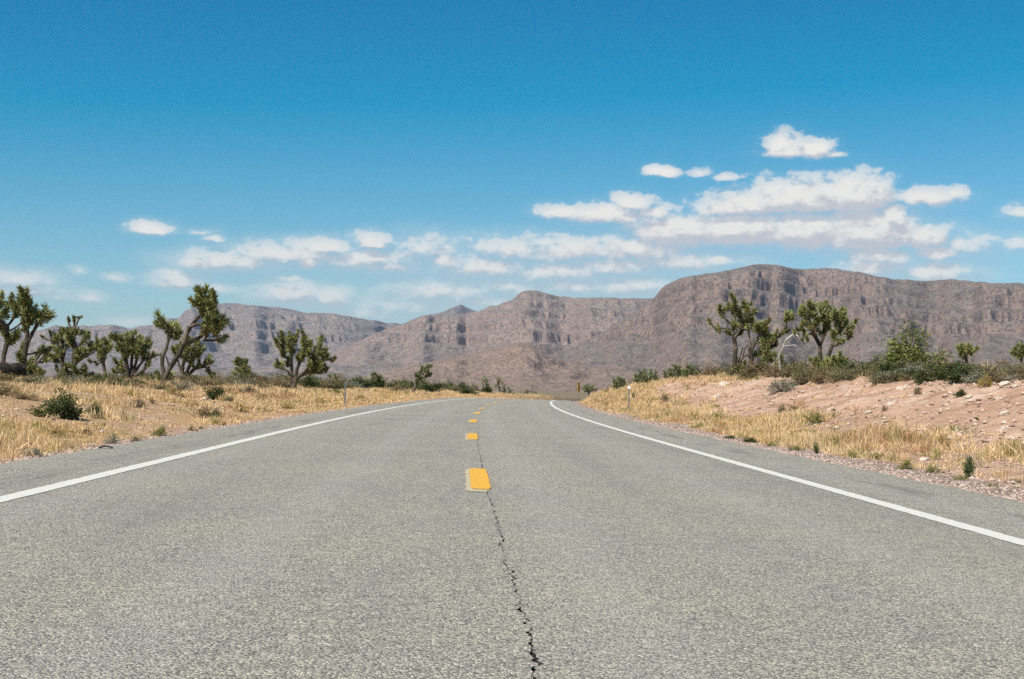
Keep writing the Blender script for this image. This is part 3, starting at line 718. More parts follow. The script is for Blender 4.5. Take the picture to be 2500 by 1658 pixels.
joshua('dense many-stemmed Joshua tree with a broad rounded crown left of the leaning one', 82,
       [[(1610,1390),(1650,1250),(1700,1120),(1750,950),(1770,800)],[(1610,1370),(1585,1150),(1560,950),(1540,800)],[(1650,1250),(1640,1050),(1660,850),(1680,700)],[(1690,1200),(1780,1090),(1860,980)],[(1720,1260),(1850,1180),(1950,1000),(2040,880)]],
       [(1400,1100),(1450,1200),(1350,1180),(1400,590,1.1),(1420,680),(2040,880,.8),(2010,1040,.7),(1960,960,.8),(1300,1330,.8),(1800,1250,.9),(1750,1320,.9),(1480,1090),(1520,1190,.9)], [(1670,720,300,225,52)], conv=L1, size=0.38, seed=7)
joshua('tall Joshua tree leaning right, long bare forked limbs ending in spiky clumps', 62,
       [[(1262,945),(1268,850),(1305,770),(1372,670),(1408,590),(1438,500),(1490,420),(1545,358),(1575,310)],[(1545,358),(1535,280),(1548,215)],[(1455,465),(1500,448),(1560,440),(1595,400),(1655,352)],[(1560,442),(1640,460),(1700,440)],[(1415,600),(1500,560),(1560,510),(1590,470)],[(1560,510),(1590,530),(1575,570)],
        [(1262,860),(1238,760),(1240,690),(1268,620),(1288,540),(1298,480)],[(1300,500),(1265,435),(1222,400)],[(1300,820),(1290,740),(1275,690)],[(1292,520),(1330,495)]],
       [(1548,195,1.1),(1575,250,.9),(1635,245,1.2),(1605,285,1.0),(1590,335,.8),(1655,345,1.1),(1650,375,.9),(1702,435,1.2),(1640,470,1.0),(1670,492,1.0),(1600,460,.8),(1220,392,1.15),(1282,455,1.1),(1330,490,1.0),(1290,485,.9),(1620,310,.9),(1210,830,.8),(1270,830,.7)], conv=R1, size=0.45, seed=8, tipr=0.046, rscale=0.84)
joshua('squat fan-shaped Joshua tree standing right behind the leaning one', 84,
       [[(1395,880),(1400,760),(1420,690)],[(1400,850),(1450,760),(1490,690)],[(1410,850),(1480,790),(1560,755),(1600,700)],[(1395,840),(1365,740),(1340,660)],[(1500,780),(1560,770),(1595,795)]],
       [(1605,695,.9),(1565,740,.9),(1592,790,.8),(1510,735,.8),(1525,760,.8)], [(1435,630,120,82,32)], conv=R1, size=0.38, seed=9)
joshua('tiny forked Joshua tree alone between the leaning tree and the dense clump', 112,
       [[(345,1110),(345,1070),(305,1010),(300,980)],[(348,1070),(380,1005),(375,950)]], [(300,980),(330,910),(370,945),(405,940),(432,990),(420,1025),(360,895),(345,950),(395,985)], conv=R2, size=0.42, seed=10)
joshua('large bushy Joshua tree with upright crown of yellow-green clumps left of road', 84,
       [[(850,1140),(880,1000),(935,860),(975,760)],[(840,1110),(830,950),(820,800),(805,700)],[(870,1090),(960,1000),(1060,900),(1130,830)],[(845,1100),(815,1040),(805,1010)],[(880,1060),(1000,1000),(1120,985)]],
       [(800,645),(850,690),(950,690),(1110,712),(1160,812),(1182,860),(692,910,.9),(700,715),(735,930,.9),(1165,985,.8),(1110,990,.8),(835,760)], [(785,770,90,125,15),(1015,835,165,150,36),(1060,960,100,60,10)], conv=R2, size=0.39, seed=11)
joshua('thin dark Joshua tree leaning right beside the far left road edge', 122,
       [[(500,810),(530,700),(565,600),(578,540),(600,490)],[(578,550),(640,520),(685,515)],[(590,520),(650,480),(685,445)]],
       [(615,465),(612,510,.9),(685,445,.9),(655,485,.9),(685,520,.9),(580,545),(600,585,.9),(575,575,.9)], conv=R3, size=0.42, seed=12, skirt=False, leaf=M_LEAF2)
FAR_L = [('rounded olive Joshua tree in the far row left of the road, pale stem showing',150,R3,(75,745),(75,620,95,95,26)),
 ('low wide far Joshua tree just left of the thin leaning one',165,R3,(380,760),(370,690,90,58,16)),
 ('far Joshua tree directly behind the thin leaning one',170,R3,(640,770),(640,665,62,72,14)),
 ('far low Joshua clump right of the thin leaning tree',190,R3,(780,760),(780,705,60,45,10)),
 ('far Joshua tree with three short arms above the straw verge',190,R3,(935,760),(930,675,62,62,12)),
 ('small far Joshua tree, leftmost of the three beside the bend',215,R3,(1210,770),(1210,690,45,46,8)),
 ('slender far Joshua tree, middle of the three beside the bend',215,R3,(1340,770),(1340,640,42,66,9)),
 ('tallest far Joshua tree of the three beside the bend',220,R3,(1510,780),(1520,665,62,82,15)),
 ('low far Joshua clump at the end of the left tree row',235,R3,(1625,790),(1630,735,60,40,9)),
 ('far dark Joshua clump seen straight over the road crest',260,R3,(1850,830),(1850,765,110,48,16)),
 ('bushy far Joshua tree right of the large clump',140,R2,(1220,1150),(1230,1095,100,62,18)),
 ('low far Joshua tree behind the left roadside marker post',160,R2,(1440,1190),(1430,1125,85,42,14)),
 ('far olive Joshua tree just right of the left marker post',150,R2,(1890,1210),(1890,1160,80,50,14))]
for k, (lb, d_, cv_, ft, bl) in enumerate(FAR_L):
    joshua(lb, d_, [[ft, ((ft[0] + bl[0]) / 2, (ft[1] + bl[1]) / 2 + 12)]], [], [(bl[0], bl[1] + 0.12 * bl[3], bl[2] * 1.08, bl[3] * 1.18, int(bl[4] * 1.6))], conv=cv_, size=0.48, seed=30 + k, nb=36, skirt=False, leaf=M_LEAF2, group='far Joshua trees left of the road', tipr=0.04)

joshua('tall Joshua tree on the right bank, left of the twin trunks, curled left branch', 86,
       [[(425,1030),(418,900),(430,780),(415,650),(402,560),(420,470),(420,380)],[(402,560),(330,545),(260,545)],[(402,520),(320,450),(285,390)],[(425,640),(480,540),(520,420),(530,330)],[(430,930),(470,870),(500,760)]],
       [(400,235),(410,300),(520,275,1.1),(540,335,1.1),(480,350),(430,370,.9),(275,365),(320,330,.9),(400,480,.9),(480,420),(540,430,1.1),(248,525,.9),(330,582,.9),(590,415),(570,470),(450,500,.9),(520,485),(620,500,.9),(365,290,.9),(490,930),(480,1000),(450,960,.9)], conv=R5, size=0.40, seed=21)
joshua('crooked dark Joshua tree on the right bank with drooping right side', 84,
       [[(590,1040),(600,880),(590,760),(580,640),(570,560)],[(605,860),(540,840),(480,890),(455,960)],[(600,780),(650,680),(720,600),(760,640)],[(720,620),(780,680),(790,780)],[(780,680),(900,640),(950,570),(985,470)],[(500,860),(520,780),(550,730)]],
       [(690,495),(740,530),(660,560),(720,585),(770,600),(800,640),(640,540),(700,690),(750,680),(780,760),(850,740,.9),(820,825),(790,880),(860,850),(700,840,.9),(660,820,.9),(760,480,.9),(990,385,1.1),(1040,420,1.0),(970,425),(945,590,.8),(860,640,.8),(840,900,.9)], conv=R5, size=0.40, seed=22)
joshua('two-limbed Joshua tree with a dense cabbage-shaped crown, third on the right bank', 86,
       [[(1370,1040),(1358,900),(1352,800),(1350,730),(1295,620),(1255,500),(1205,400)],[(1352,725),(1390,640),(1402,520),(1435,350)],[(1295,620),(1300,500),(1320,400)],[(1280,600),(1230,610),(1205,620)]],
       [(1240,265,1.1),(1285,285,1.1),(1170,330,1.1),(1200,365),(1155,385),(1148,490),(1190,470),(1250,400),(1262,335),(1330,360),(1365,420),(1400,390),(1440,262,1.1),(1442,315),(1420,440),(1340,460),(1230,520),(1300,470),(1362,570),(1402,590,.9),(1210,595),(1440,520),(1380,480),(1290,390)], conv=R5, size=0.41, seed=23)
joshua('Joshua tree bending right with a bushy head, rightmost of the right bank group', 84,
       [[(1400,1030),(1440,860),(1490,720),(1500,640),(1550,560),(1570,480)],[(1540,580),(1610,605),(1670,585)],[(1500,740),(1550,690)]],
       [(1510,365),(1545,400),(1580,395),(1630,385),(1645,440),(1560,460),(1600,470),(1662,482),(1540,490),(1672,575),(1692,595,.9),(1500,650,.9),(1482,600),(1620,520),(1560,685,.9),(1490,420),(1590,340,.8)], conv=R5, size=0.41, seed=24)
joshua('young upright Joshua tree among shrubs, right of the bushy-headed tree', 80, [[(1560,1030),(1560,950),(1562,880)]], [(1562,830),(1545,880),(1585,890),(1530,930),(1600,930),(1560,925)], conv=R5, size=0.42, seed=25)
joshua('dark low Joshua sprout at the foot of the right bank trees', 82, [[(1410,1040),(1410,960)]], [(1400,930),(1420,955),(1385,960),(1440,900,.8)], conv=R5, size=0.42, seed=26)
joshua('small yellow-green Joshua shoot left of the cabbage-crowned tree', 84, [[(1295,1020),(1295,930)]], [(1270,890),(1310,880),(1290,915),(1325,920)], conv=R5, size=0.38, seed=27)
joshua('low Joshua tree showing over the scrub right of the big green bush', 95, [[(1195,330),(1195,290)]], [], [(1195,245,88,48,16)], conv=R6, size=0.44, seed=28)
joshua('Joshua tree cut by the right picture edge above the scrub', 95, [[(1650,330),(1645,290)]], [], [(1650,250,85,45,16)], conv=R6, size=0.44, seed=29)
RB = [('dense Joshua clump on the right slope, left of the white-topped post', 120, (950,690), (950,610,105,70,26)),
      ('largest Joshua clump on the right slope behind the white-topped post', 112, (1250,690), (1250,565,135,95,38)),
      ('Joshua clump with pointed arms at the top of the right slope', 104, (1560,620), (1560,505,120,85,32)),
      ('right end of the Joshua clumps on the right slope', 102, (1730,590), (1730,490,90,70,22)),
      ('small low Joshua clump beside the yellow roadside sign', 150, (610,720), (620,665,90,42,16))]
for k, (lb, d_, ft, bl) in enumerate(RB):
    joshua(lb, d_, [[ft, ((ft[0] + bl[0]) / 2, (ft[1] + bl[1]) / 2 + 10)]], [], [bl], conv=R4, size=0.46, seed=60 + k, nb=44, skirt=False, leaf=M_LEAF2, group='Joshua clumps on the right slope', tipr=0.04)
# bleached dead tree between the right bank trees
dead = joshua('bleached white dead Joshua tree with forked foot between the right bank trees', 82,
       [[(905,1035),(915,950),(902,850),(942,770),(982,670),(1050,620),(1095,595),(1165,590)],[(920,945),(950,985),(978,1030)],[(1085,600),(1105,640),(1145,685),(1190,690)],[(960,740),(1010,735),(1060,730),(1078,745)],[(905,860),(850,920),(800,985)],[(1165,590),(1200,640)]],
       [(1080,582,.8),(1185,660,.8)], conv=R5, size=0.34, seed=29 + 70, bark=M_DEADWOOD, tipr=0.032, skirt=True)

# ------------------------------------------------------------------ shrubs
def shrub_meshes(name, seed, leaf_mat, stem_mat, n=1500, leaf=0.045, form='dome', stems=10):
    """unit shrub: about 1 m wide, 1 m tall, foot at the origin; returns foliage and stem meshes"""
    r = np.random.default_rng(seed)
    nt = 46
    # twig ends in a domed, uneven envelope; leaves gather round the twigs
    th = r.uniform(0, 2 * math.pi, nt); ph = np.arccos(r.uniform(0.02, 1, nt))
    lob = 0.82 + 0.30 * vnoise(th * 1.3, ph * 2.2, seed)
    R_ = lob * r.uniform(0.62, 1.0, nt)
    if form == 'dome': T = np.stack([R_ * np.sin(ph) * np.cos(th) * .5, R_ * np.sin(ph) * np.sin(th) * .5, 0.08 + R_ * np.cos(ph) * 0.88], -1)
    elif form == 'vase':
        T = np.stack([R_ * np.sin(ph * .75) * np.cos(th) * .56, R_ * np.sin(ph * .75) * np.sin(th) * .56, R_ * (0.35 + 0.68 * np.cos(ph * .9))], -1)
    else: T = np.stack([R_ * np.sin(ph) * np.cos(th) * .26, R_ * np.sin(ph) * np.sin(th) * .26, 0.1 + R_ * np.cos(ph * .8) * 0.9], -1)
    segs = []; foot = np.zeros(3)
    for k in range(nt):
        m_ = T[k] * np.array([0.42, 0.42, 0.5]) + r.normal(0, 0.02, 3)
        segs.append((foot + r.normal(0, 0.02, 3) * np.array([1, 1, 0]), m_, 0.011, 0.007)); segs.append((m_, T[k], 0.007, 0.003))
    st = tubes_mesh('stems', segs, stem_mat, 3, r)
    k = r.integers(0, nt, n); f = np.clip(r.beta(2.6, 1.2, n), 0, 1)
    B = T[k] * (0.35 + 0.68 * f)[:, None] + r.normal(0, 0.055, (n, 3)) * np.array([1, 1, .8])
    B[:, 2] = np.abs(B[:, 2])
    D = B - np.array([0, 0, 0.15]); D /= np.linalg.norm(D, axis=1)[:, None] + 1e-6
    D = D * 0.8 + r.normal(0, 0.6, (n, 3)); D /= np.linalg.norm(D, axis=1)[:, None]
    fo = blades_mesh('foliage', B, D, leaf * r.uniform(0.8, 1.7, n), leaf * r.uniform(0.35, 0.75, n), leaf_mat, r=r)
    return fo, st
M_TWIG = mat_noise('twig_bark', (0.10, 0.08, 0.06), (0.22, 0.18, 0.14), 12)
SH = {}
def shrub_kind(key, c1, c2, form, leaf, n):
    m = mat_noise(key + '_leaves', c1, c2, 2.0, 0.75, 0.15, transl=0.15)
    SH[key] = [shrub_meshes(key, 300 + 7 * len(SH) + q, m, M_TWIG, n, leaf, form) for q in range(3)]
shrub_kind('olive', (0.115, 0.103, 0.048), (0.235, 0.205, 0.10), 'dome', 0.045, 1500)
shrub_kind('dark_green', (0.035, 0.050, 0.016), (0.100, 0.120, 0.036), 'dome', 0.05, 2600)
shrub_kind('brown', (0.16, 0.115, 0.06), (0.29, 0.205, 0.10), 'dome', 0.045, 1300)
shrub_kind('sage', (0.16, 0.16, 0.115), (0.27, 0.27, 0.205), 'dome', 0.042, 1500)
shrub_kind('lime', (0.115, 0.125, 0.022), (0.25, 0.25, 0.055), 'dome', 0.05, 1100)
shrub_kind('creosote', (0.085, 0.11, 0.03), (0.24, 0.26, 0.075), 'vase', 0.036, 5000)
shrub_kind('upright', (0.055, 0.080, 0.028), (0.13, 0.165, 0.055), 'tall', 0.06, 900)
shrub_kind('gold', (0.26, 0.17, 0.045), (0.40, 0.29, 0.085), 'dome', 0.05, 1100)
sh_n = 0
def shrub(key, p, w, h, label, group=None, name='desert_shrub', cat='shrub'):
    global sh_n
    sh_n += 1
    fo, st = SH[key][sh_n % 3]
    root = bpy.data.objects.new(name, None); COL.objects.link(root); root.empty_display_size = 0.2
    root.location = (p[0], p[1], float(ground_z(p[0], p[1])) - 0.03); root.rotation_euler = (0, 0, random.uniform(0, 6.28)); root.scale = (w, w, h)
    tag(link('foliage', fo, root), kind='stuff'); tag(link('stems', st, root), kind='stuff')
    return tag(root, label, cat, group)
def shrub_px(key, px, py, wpx, hpx, label, dist=None, **kw):
    """px, py: the shrub's foot in the photo"""
    p = hit(px, py) if dist is None else at(px, py, dist)
    m = p[1] / FPX
    return shrub(key, p, wpx * 1.3 * m, hpx * 1.2 * m, label, **kw)

# single shrubs one can point at, left of the road
shrub_px('dark_green', 150, 1020, 112, 74, 'largest dark green bush on the left grassy bank')
shrub_px('dark_green', 229, 1022, 40, 46, 'small dark bush right beside the largest left bush')
shrub_px('brown', 338, 994, 50, 30, 'brown-topped bush on the left bank below the dense Joshua tree')
shrub_px('brown', 372, 986, 26, 20, 'little brown bush touching the brown-topped left bush')
shrub_px('brown', 505, 1022, 66, 44, 'rust-brown bush with green underside, middle of the left bank')
shrub_px('dark_green', 528, 1026, 40, 26, 'low green shrub at the foot of the rust-brown left bush')
shrub_px('dark_green', 525, 976, 52, 42, 'dark green bush right of the leaning Joshua tree')
shrub_px('gold', 640, 985, 44, 26, 'orange dry bush on the left bank below the bushy Joshua tree')
shrub_px('olive', 692, 968, 36, 24, 'small olive bush on the left bank just left of the bushy Joshua tree foot')
shrub_px('dark_green', 758, 950, 52, 42, 'bright green bush at the right foot of the bushy Joshua tree')
shrub_px('lime', 650, 946, 60, 24, 'yellow-green shrub in the scrub left of the bushy Joshua tree')
shrub_px('lime', 815, 962, 34, 20, 'yellow-green shrub near the left marker post')
shrub_px('lime', 392, 1066, 40, 34, 'bright yellow-green tuft at the left asphalt edge')
shrub_px('lime', 466, 1052, 18, 18, 'lime tuft by the left asphalt, left one of a close pair')
shrub_px('lime', 492, 1048, 18, 16, 'lime tuft by the left asphalt, right one of a close pair')
shrub_px('lime', 545, 1040, 20, 14, 'tiny lime tuft at the left asphalt edge, farthest of the lime tufts')
shrub_px('sage', 82, 1116, 52, 40, 'pale grey-green weed low at the left asphalt edge')
shrub_px('sage', 272, 1086, 40, 36, 'silvery dry weed at the left edge above the rubber scrap')
shrub_px('olive', 332, 1080, 30, 24, 'olive weed left of the bright yellow-green tuft')
shrub_px('dark_green', 2, 1072, 28, 34, 'dark bush cut by the left picture edge near the asphalt')
shrub_px('brown', 10, 965, 70, 34, 'brown-green bush at the left picture edge under the trees')
shrub_px('gold', 268, 1010, 26, 22, 'straw-coloured bush right of the two dark left bushes')
for k, (a_, b_, w_, h_, key_, lb_) in enumerate([
    (60, 975, 60, 26, 'brown', 'brown bush left of the largest dark green bush'), (420, 968, 56, 26, 'gold', 'straw bush behind the white stone near the leaning tree foot'),
    (600, 962, 60, 24, 'brown', 'brown bush below the tiny forked Joshua tree'), (468, 994, 40, 22, 'gold', 'golden bush left of the rust-brown left bush'),
    (585, 1005, 46, 24, 'gold', 'golden bush right of the rust-brown left bush'), (700, 1000, 40, 20, 'gold', 'golden tuft on the bank far below the bushy Joshua tree'),
    (130, 1060, 50, 30, 'gold', 'golden bush in the grass below the largest dark green bush'), (210, 1060, 40, 22, 'brown', 'brown tuft in the grass right below the largest dark green bush'),
    (40, 1100, 44, 24, 'brown', 'brown weed at the lower left picture edge'), (175, 1096, 36, 20, 'olive', 'olive weed left of the rubber scrap'),
    (780, 985, 40, 18, 'gold', 'golden tuft left of the left marker post'), (880, 978, 36, 16, 'gold', 'golden tuft right of the left marker post'),
    (560, 980, 40, 18, 'olive', 'olive tuft right of the dark green bush by the leaning tree')]):
    shrub_px(key_, a_, b_, w_, h_, lb_)
# right of the road
shrub_px('creosote', 2228, 920, 150, 106, 'big airy green creosote bush on the right bank crest', dist=58, name='creosote_bush', cat='bush')
shrub_px('sage', 1905, 948, 66, 40, 'silver-grey sage bush on the crest below the dead white tree', dist=62)
shrub_px('sage', 1935, 944, 50, 28, 'smaller grey-green sage bush right of the silver one', dist=64)
shrub_px('lime', 1757, 1030, 56, 32, 'bright green bush at the foot of the right bank slope')
shrub_px('lime', 1990, 1036, 52, 36, 'yellow-green grassy bush low on the pink slope')
shrub_px('olive', 1909, 1008, 28, 26, 'small olive bush midway up the pink slope, left of a pair')
shrub_px('olive', 1938, 1004, 28, 18, 'small olive bush midway up the pink slope, right of a pair')
shrub_px('dark_green', 2346, 968, 30, 24, 'small dark green bush high on the right slope')
shrub_px('gold', 2405, 944, 38, 36, 'golden yellow bush at the crest near the right picture edge')
shrub_px('gold', 2200, 930, 18, 20, 'tiny orange-yellow shrub below the big creosote bush')
shrub_px('olive', 2240, 964, 24, 24, 'olive tuft on the upper slope under the creosote bush')
shrub_px('upright', 2364, 1168, 46, 66, 'upright dark green weed beside the gravel at lower right')
shrub_px('lime', 2345, 1172, 40, 24, 'yellow-green clump at the foot of the upright weed')
shrub_px('lime', 2212, 1148, 44, 36, 'yellow-green clump in the gravel verge, left of a pair')
shrub_px('lime', 2275, 1154, 40, 28, 'yellow-green clump in the gravel verge, right of a pair')
shrub_px('lime', 2078, 1118, 34, 30, 'yellow-green tuft at the right gravel edge, middle of the verge')
shrub_px('dark_green', 1830, 1080, 38, 20, 'low dark green tuft at the right asphalt edge')
shrub_px('dark_green', 1783, 1071, 26, 14, 'smallest dark green tuft at the right asphalt edge')
shrub_px('upright', 1993, 1108, 22, 34, 'narrow upright green weed at the right verge')
shrub_px('olive', 1622, 980, 26, 24, 'olive bush alone on the straw slope right of the white-topped post')
shrub_px('dark_green', 1548, 974, 12, 20, 'narrow dark bush just right of the white-topped post')
shrub_px('lime', 1484, 960, 20, 14, 'yellow-green bush on the far slope left of the white-topped post')
shrub_px('brown', 2160, 1004, 18, 18, 'dark brown tuft in the middle of the pink slope')
for k, (a_, b_, w_, h_, key_, lb_) in enumerate([
    (1880, 1092, 30, 18, 'lime', 'yellow-green tuft right of the low dark tufts at the right asphalt edge'), (1940, 1100, 36, 22, 'lime', 'yellow-green tuft left of the narrow upright weed'),
    (2140, 1122, 40, 24, 'lime', 'yellow-green tuft between the middle verge tuft and the gravel pair'), (2040, 1078, 44, 30, 'gold', 'golden clump in the right grass band, left part'),
    (2180, 1082, 50, 34, 'gold', 'golden clump in the right grass band, middle part'), (2300, 1090, 54, 36, 'gold', 'golden clump in the right grass band, right part'),
    (2480, 1115, 60, 50, 'gold', 'golden clump in the right grass band at the picture edge'), (1700, 1046, 36, 18, 'lime', 'yellow-green tuft below the bright green bush'),
    (2420, 1190, 36, 18, 'lime', 'yellow-green tuft right of the upright dark weed'), (2475, 1180, 40, 20, 'olive', 'olive weed in the soil at the right picture edge')]):
    shrub_px(key_, a_, b_, w_, h_, lb_)
shrub_px('dark_green', 2290, 1052, 14, 14, 'tiny dark tuft low on the pink slope, left of the grass band')
shrub_px('dark_green', 2383, 1026, 14, 12, 'tiny dark tuft low on the pink slope near the right edge')
# scrub rows whose members nothing tells apart
LOOK = {'olive': 'olive', 'brown': 'brown', 'sage': 'greyish', 'dark_green': 'green', 'lime': 'yellow-green', 'gold': 'straw-coloured'}
SERIES = []
def row(keys, n, p0, p1, tf, ymax, wf, hf, text, zones, group, seed, hs_=(35, 50)):
    r = random.Random(seed); got = 0
    while got < n:
        px = r.uniform(p0, p1); t = tf(r); k = (px - 1133) / FPX
        ys = np.linspace(30, ymax, 600); f = k * ys - xc(ys) - t
        i = np.argmax(np.sign(f) != np.sign(f[0]))
        if i == 0: continue
        y = float(ys[i]); x = float(xc(y)) + t; key = r.choice(keys); got += 1
        zone = [z for lim, z in zones if px <= lim][0]
        hp = hf(r); o_ = shrub(key, (x, y), wf(r) * y / FPX, hp * y / FPX, text % (('squat', 'medium', 'tall')[0 if hp < hs_[0] else 1 if hp < hs_[1] else 2], LOOK[key], zone), group)
        SERIES.append((px, o_))
row(['olive', 'olive', 'brown', 'olive', 'brown', 'dark_green', 'sage'], 96, 1690, 2560, lambda r: r.choice([r.uniform(14.6, 16.5), r.uniform(15.0, 24)]), 105, lambda r: r.uniform(75, 145), lambda r: r.uniform(34, 66),
    '%s %s shrub in the right crest scrub %s', [(1890, 'under the left Joshua trees'), (2020, 'right of the dead tree'), (2140, 'left of the creosote'), (2300, 'around the creosote'), (2420, 'under the low Joshua tree'), (9999, 'at the right picture edge')],
    'scrub row on the right bank crest', 5, (44, 55))
row(['olive', 'brown', 'olive', 'sage', 'olive', 'dark_green', 'brown'], 92, -40, 880, lambda r: r.choice([r.uniform(-16, -12.5), r.uniform(-34, -13)]), 150, lambda r: r.uniform(60, 120), lambda r: r.uniform(22, 46),
    '%s %s shrub in the left scrub belt %s', [(110, 'under the two leftmost trees'), (250, 'under the pronged Joshua tree'), (390, 'under the dense tree'), (520, 'around the leaning tree'), (660, 'under the tiny forked tree'), (790, 'around the large bushy tree'), (9999, 'near the left marker post')],
    'scrub belt under the left trees', 6, (30, 38))
def far_row(keys, n, seed):
    r = random.Random(seed)
    for _ in range(n):
        y = r.uniform(120, 330); t = r.choice([r.uniform(-45, -9), r.uniform(8, 50)]); key = r.choice(keys)
        o_ = shrub(key, (float(xc(y)) + t, y), r.uniform(1.4, 3.0), r.uniform(0.8, 1.5), 'far %s shrub beyond the crest %s of the road' % (LOOK[key], 'left' if t < 0 else 'right'), 'far scrub beyond the crest')
        SERIES.append((1133 + FPX * (float(xc(y)) + t) / y, o_))
far_row(['olive', 'dark_green', 'olive', 'brown'], 52, 7)
_r = random.Random(77)
for k in range(16):
    px_ = 872 + 24.5 * k + _r.uniform(-9, 9); y_ = _r.uniform(150, 215); x_ = (px_ - 1133) / FPX * y_
    if x_ - float(xc(y_)) > -7: x_ = float(xc(y_)) - _r.uniform(7.5, 14)
    key_ = _r.choice(['dark_green', 'dark_green', 'olive'])
    SERIES.append((1133 + FPX * x_ / y_, shrub(key_, (x_, y_), _r.uniform(2.2, 3.8), _r.uniform(1.0, 1.9), 'far %s bush in the row left of the vanishing road' % LOOK[key_], 'far bushes left of the vanishing road')))
ORD = 'leftmost second third fourth fifth sixth seventh eighth ninth tenth eleventh twelfth thirteenth fourteenth fifteenth'.split()
_by = {}
for px_, o_ in SERIES: _by.setdefault(o_['label'], []).append((px_, o_))
for lb_, it_ in _by.items():
    if len(it_) > 1:
        for k, (px_, o_) in enumerate(sorted(it_, key=lambda e: e[0])): o_['label'] = lb_ + (', leftmost' if k == 0 else ', %s from left' % ORD[min(k, 14)])

# ------------------------------------------------------------------ dry grass, gravel and rubble (uncountable)
def grass(name, N, tf, dens, seed, hgt, label):
    r = np.random.default_rng(seed)
    y = np.exp(r.uniform(math.log(7.0), math.log(260), N * 6)); t = tf(r, N * 6)
    x = xc(y) + t; px = 1133 + FPX * x / y
    ok = (px > -200) & (px < 2700) & (r.uniform(0, 1, len(y)) < dens(t, y, x))
    x, y, t = x[ok][:N], y[ok][:N], t[ok][:N]; n = len(x)
    z = ground_z(x, y)
    nb = 24
    big = 0.8 + 0.5 * r.random(n); hh = hgt(t, y, r, n)
    # colour patches: straw, gold, rust, green
    f = fbm(x * 0.35, y * 0.35, 3, seed + 1) + r.normal(0, 0.3, n)
    straw, gold, rust, green = np.array([.74, .55, .32]), np.array([.68, .48, .24]), np.array([.50, .30, .16]), np.array([.26, .26, .07])
    col = np.where((f > 0.45)[:, None], gold, np.where((f < -0.75)[:, None], rust, straw * 0.72 + gold * 0.28))
    gsel = r.random(n) < np.where(t > 0, 0.13, 0.07); col = np.where(gsel[:, None], green, col)
    dist = np.sqrt(x * x + y * y); wsc = np.clip(dist / 22, 0.8, 3.2)
    ang = r.uniform(0, 2 * math.pi, (n, nb)); lean = np.abs(r.normal(0, 0.6, (n, nb)))
    D = np.stack([np.cos(ang) * np.sin(lean), np.sin(ang) * np.sin(lean), np.cos(lean)], -1).reshape(-1, 3)
    a2 = r.uniform(0, 2 * math.pi, (n, nb)); rr = r.uniform(0, 0.13, (n, nb)) * (big * np.clip(dist / 25, 1, 2.4))[:, None]
    B = np.stack([x[:, None] + np.cos(a2) * rr, y[:, None] + np.sin(a2) * rr, np.repeat(z[:, None] - 0.01, nb, 1)], -1).reshape(-1, 3)
    Ln = (hh[:, None] * r.uniform(0.5, 1.15, (n, nb))).ravel(); W = (0.010 * wsc[:, None] * r.uniform(0.7, 1.4, (n, nb))).ravel()
    C = np.repeat(col, nb, 0) * r.uniform(0.8, 1.2, (n * nb, 1))
    me = blades_mesh(name, B, D, Ln, W, M_GRASS, droop=0.2, r=r, colors=C)
    return tag(link(name, me), label, 'grass', kind='stuff')
M_GRASS = mat_tint('dry_grass_blades', 0.3)
def dens_l(t, y, x):
    p = fbm(x * 0.22, y * 0.22, 3, 77)
    edge = sstep(-t, 4.85, 5.6)
    return np.clip(0.60 + 1.1 * p, 0.04, 1) * edge * (1 - 0.35 * sstep(-t, 16, 30))
def dens_r(t, y, x):
    p = fbm(x * 0.3, y * 0.3, 3, 79)
    toe = sstep(t, 5.75, 6.2) * (1 - sstep(t, 9.4, 11.0))
    nearsoil = 1 - 0.93 * sstep(30 - y, 0, 8) * (1 - sstep(t, 8.2, 8.9))      # bare churned soil in front of the grass band
    lowband = toe * np.clip(0.75 + 0.95 * p, 0.06, 1) * nearsoil
    slope = sstep(t, 10, 11) * (1 - sstep(t, 18, 26)) * (0.03 + 0.42 * sstep(y, 58, 100)) * np.clip(0.45 + 1.2 * p, 0, 1)
    return lowband + slope
grass('dry_grass', 13500, lambda r, n: -(4.8 + 18 * r.random(n) ** 1.5), dens_l, 501, lambda t, y, r, n: r.uniform(0.09, 0.34, n) * (0.55 + 0.45 * sstep(-t, 5, 7)) * np.clip(0.9 + 0.9 * vnoise(t * 0.7, y * 0.45, 88), 0.35, 1.7), 'straw and gold dry grass covering the left road bank')
grass('dry_grass', 9500, lambda r, n: 5.6 + 14 * r.random(n) ** 1.4, dens_r, 502, lambda t, y, r, n: r.uniform(0.16, 0.46, n) * (0.6 + 0.4 * sstep(t, 6, 8)) * np.clip(0.95 + 0.9 * vnoise(t * 0.7, y * 0.45, 89), 0.4, 1.7), 'golden dry grass along the foot of the right bank')

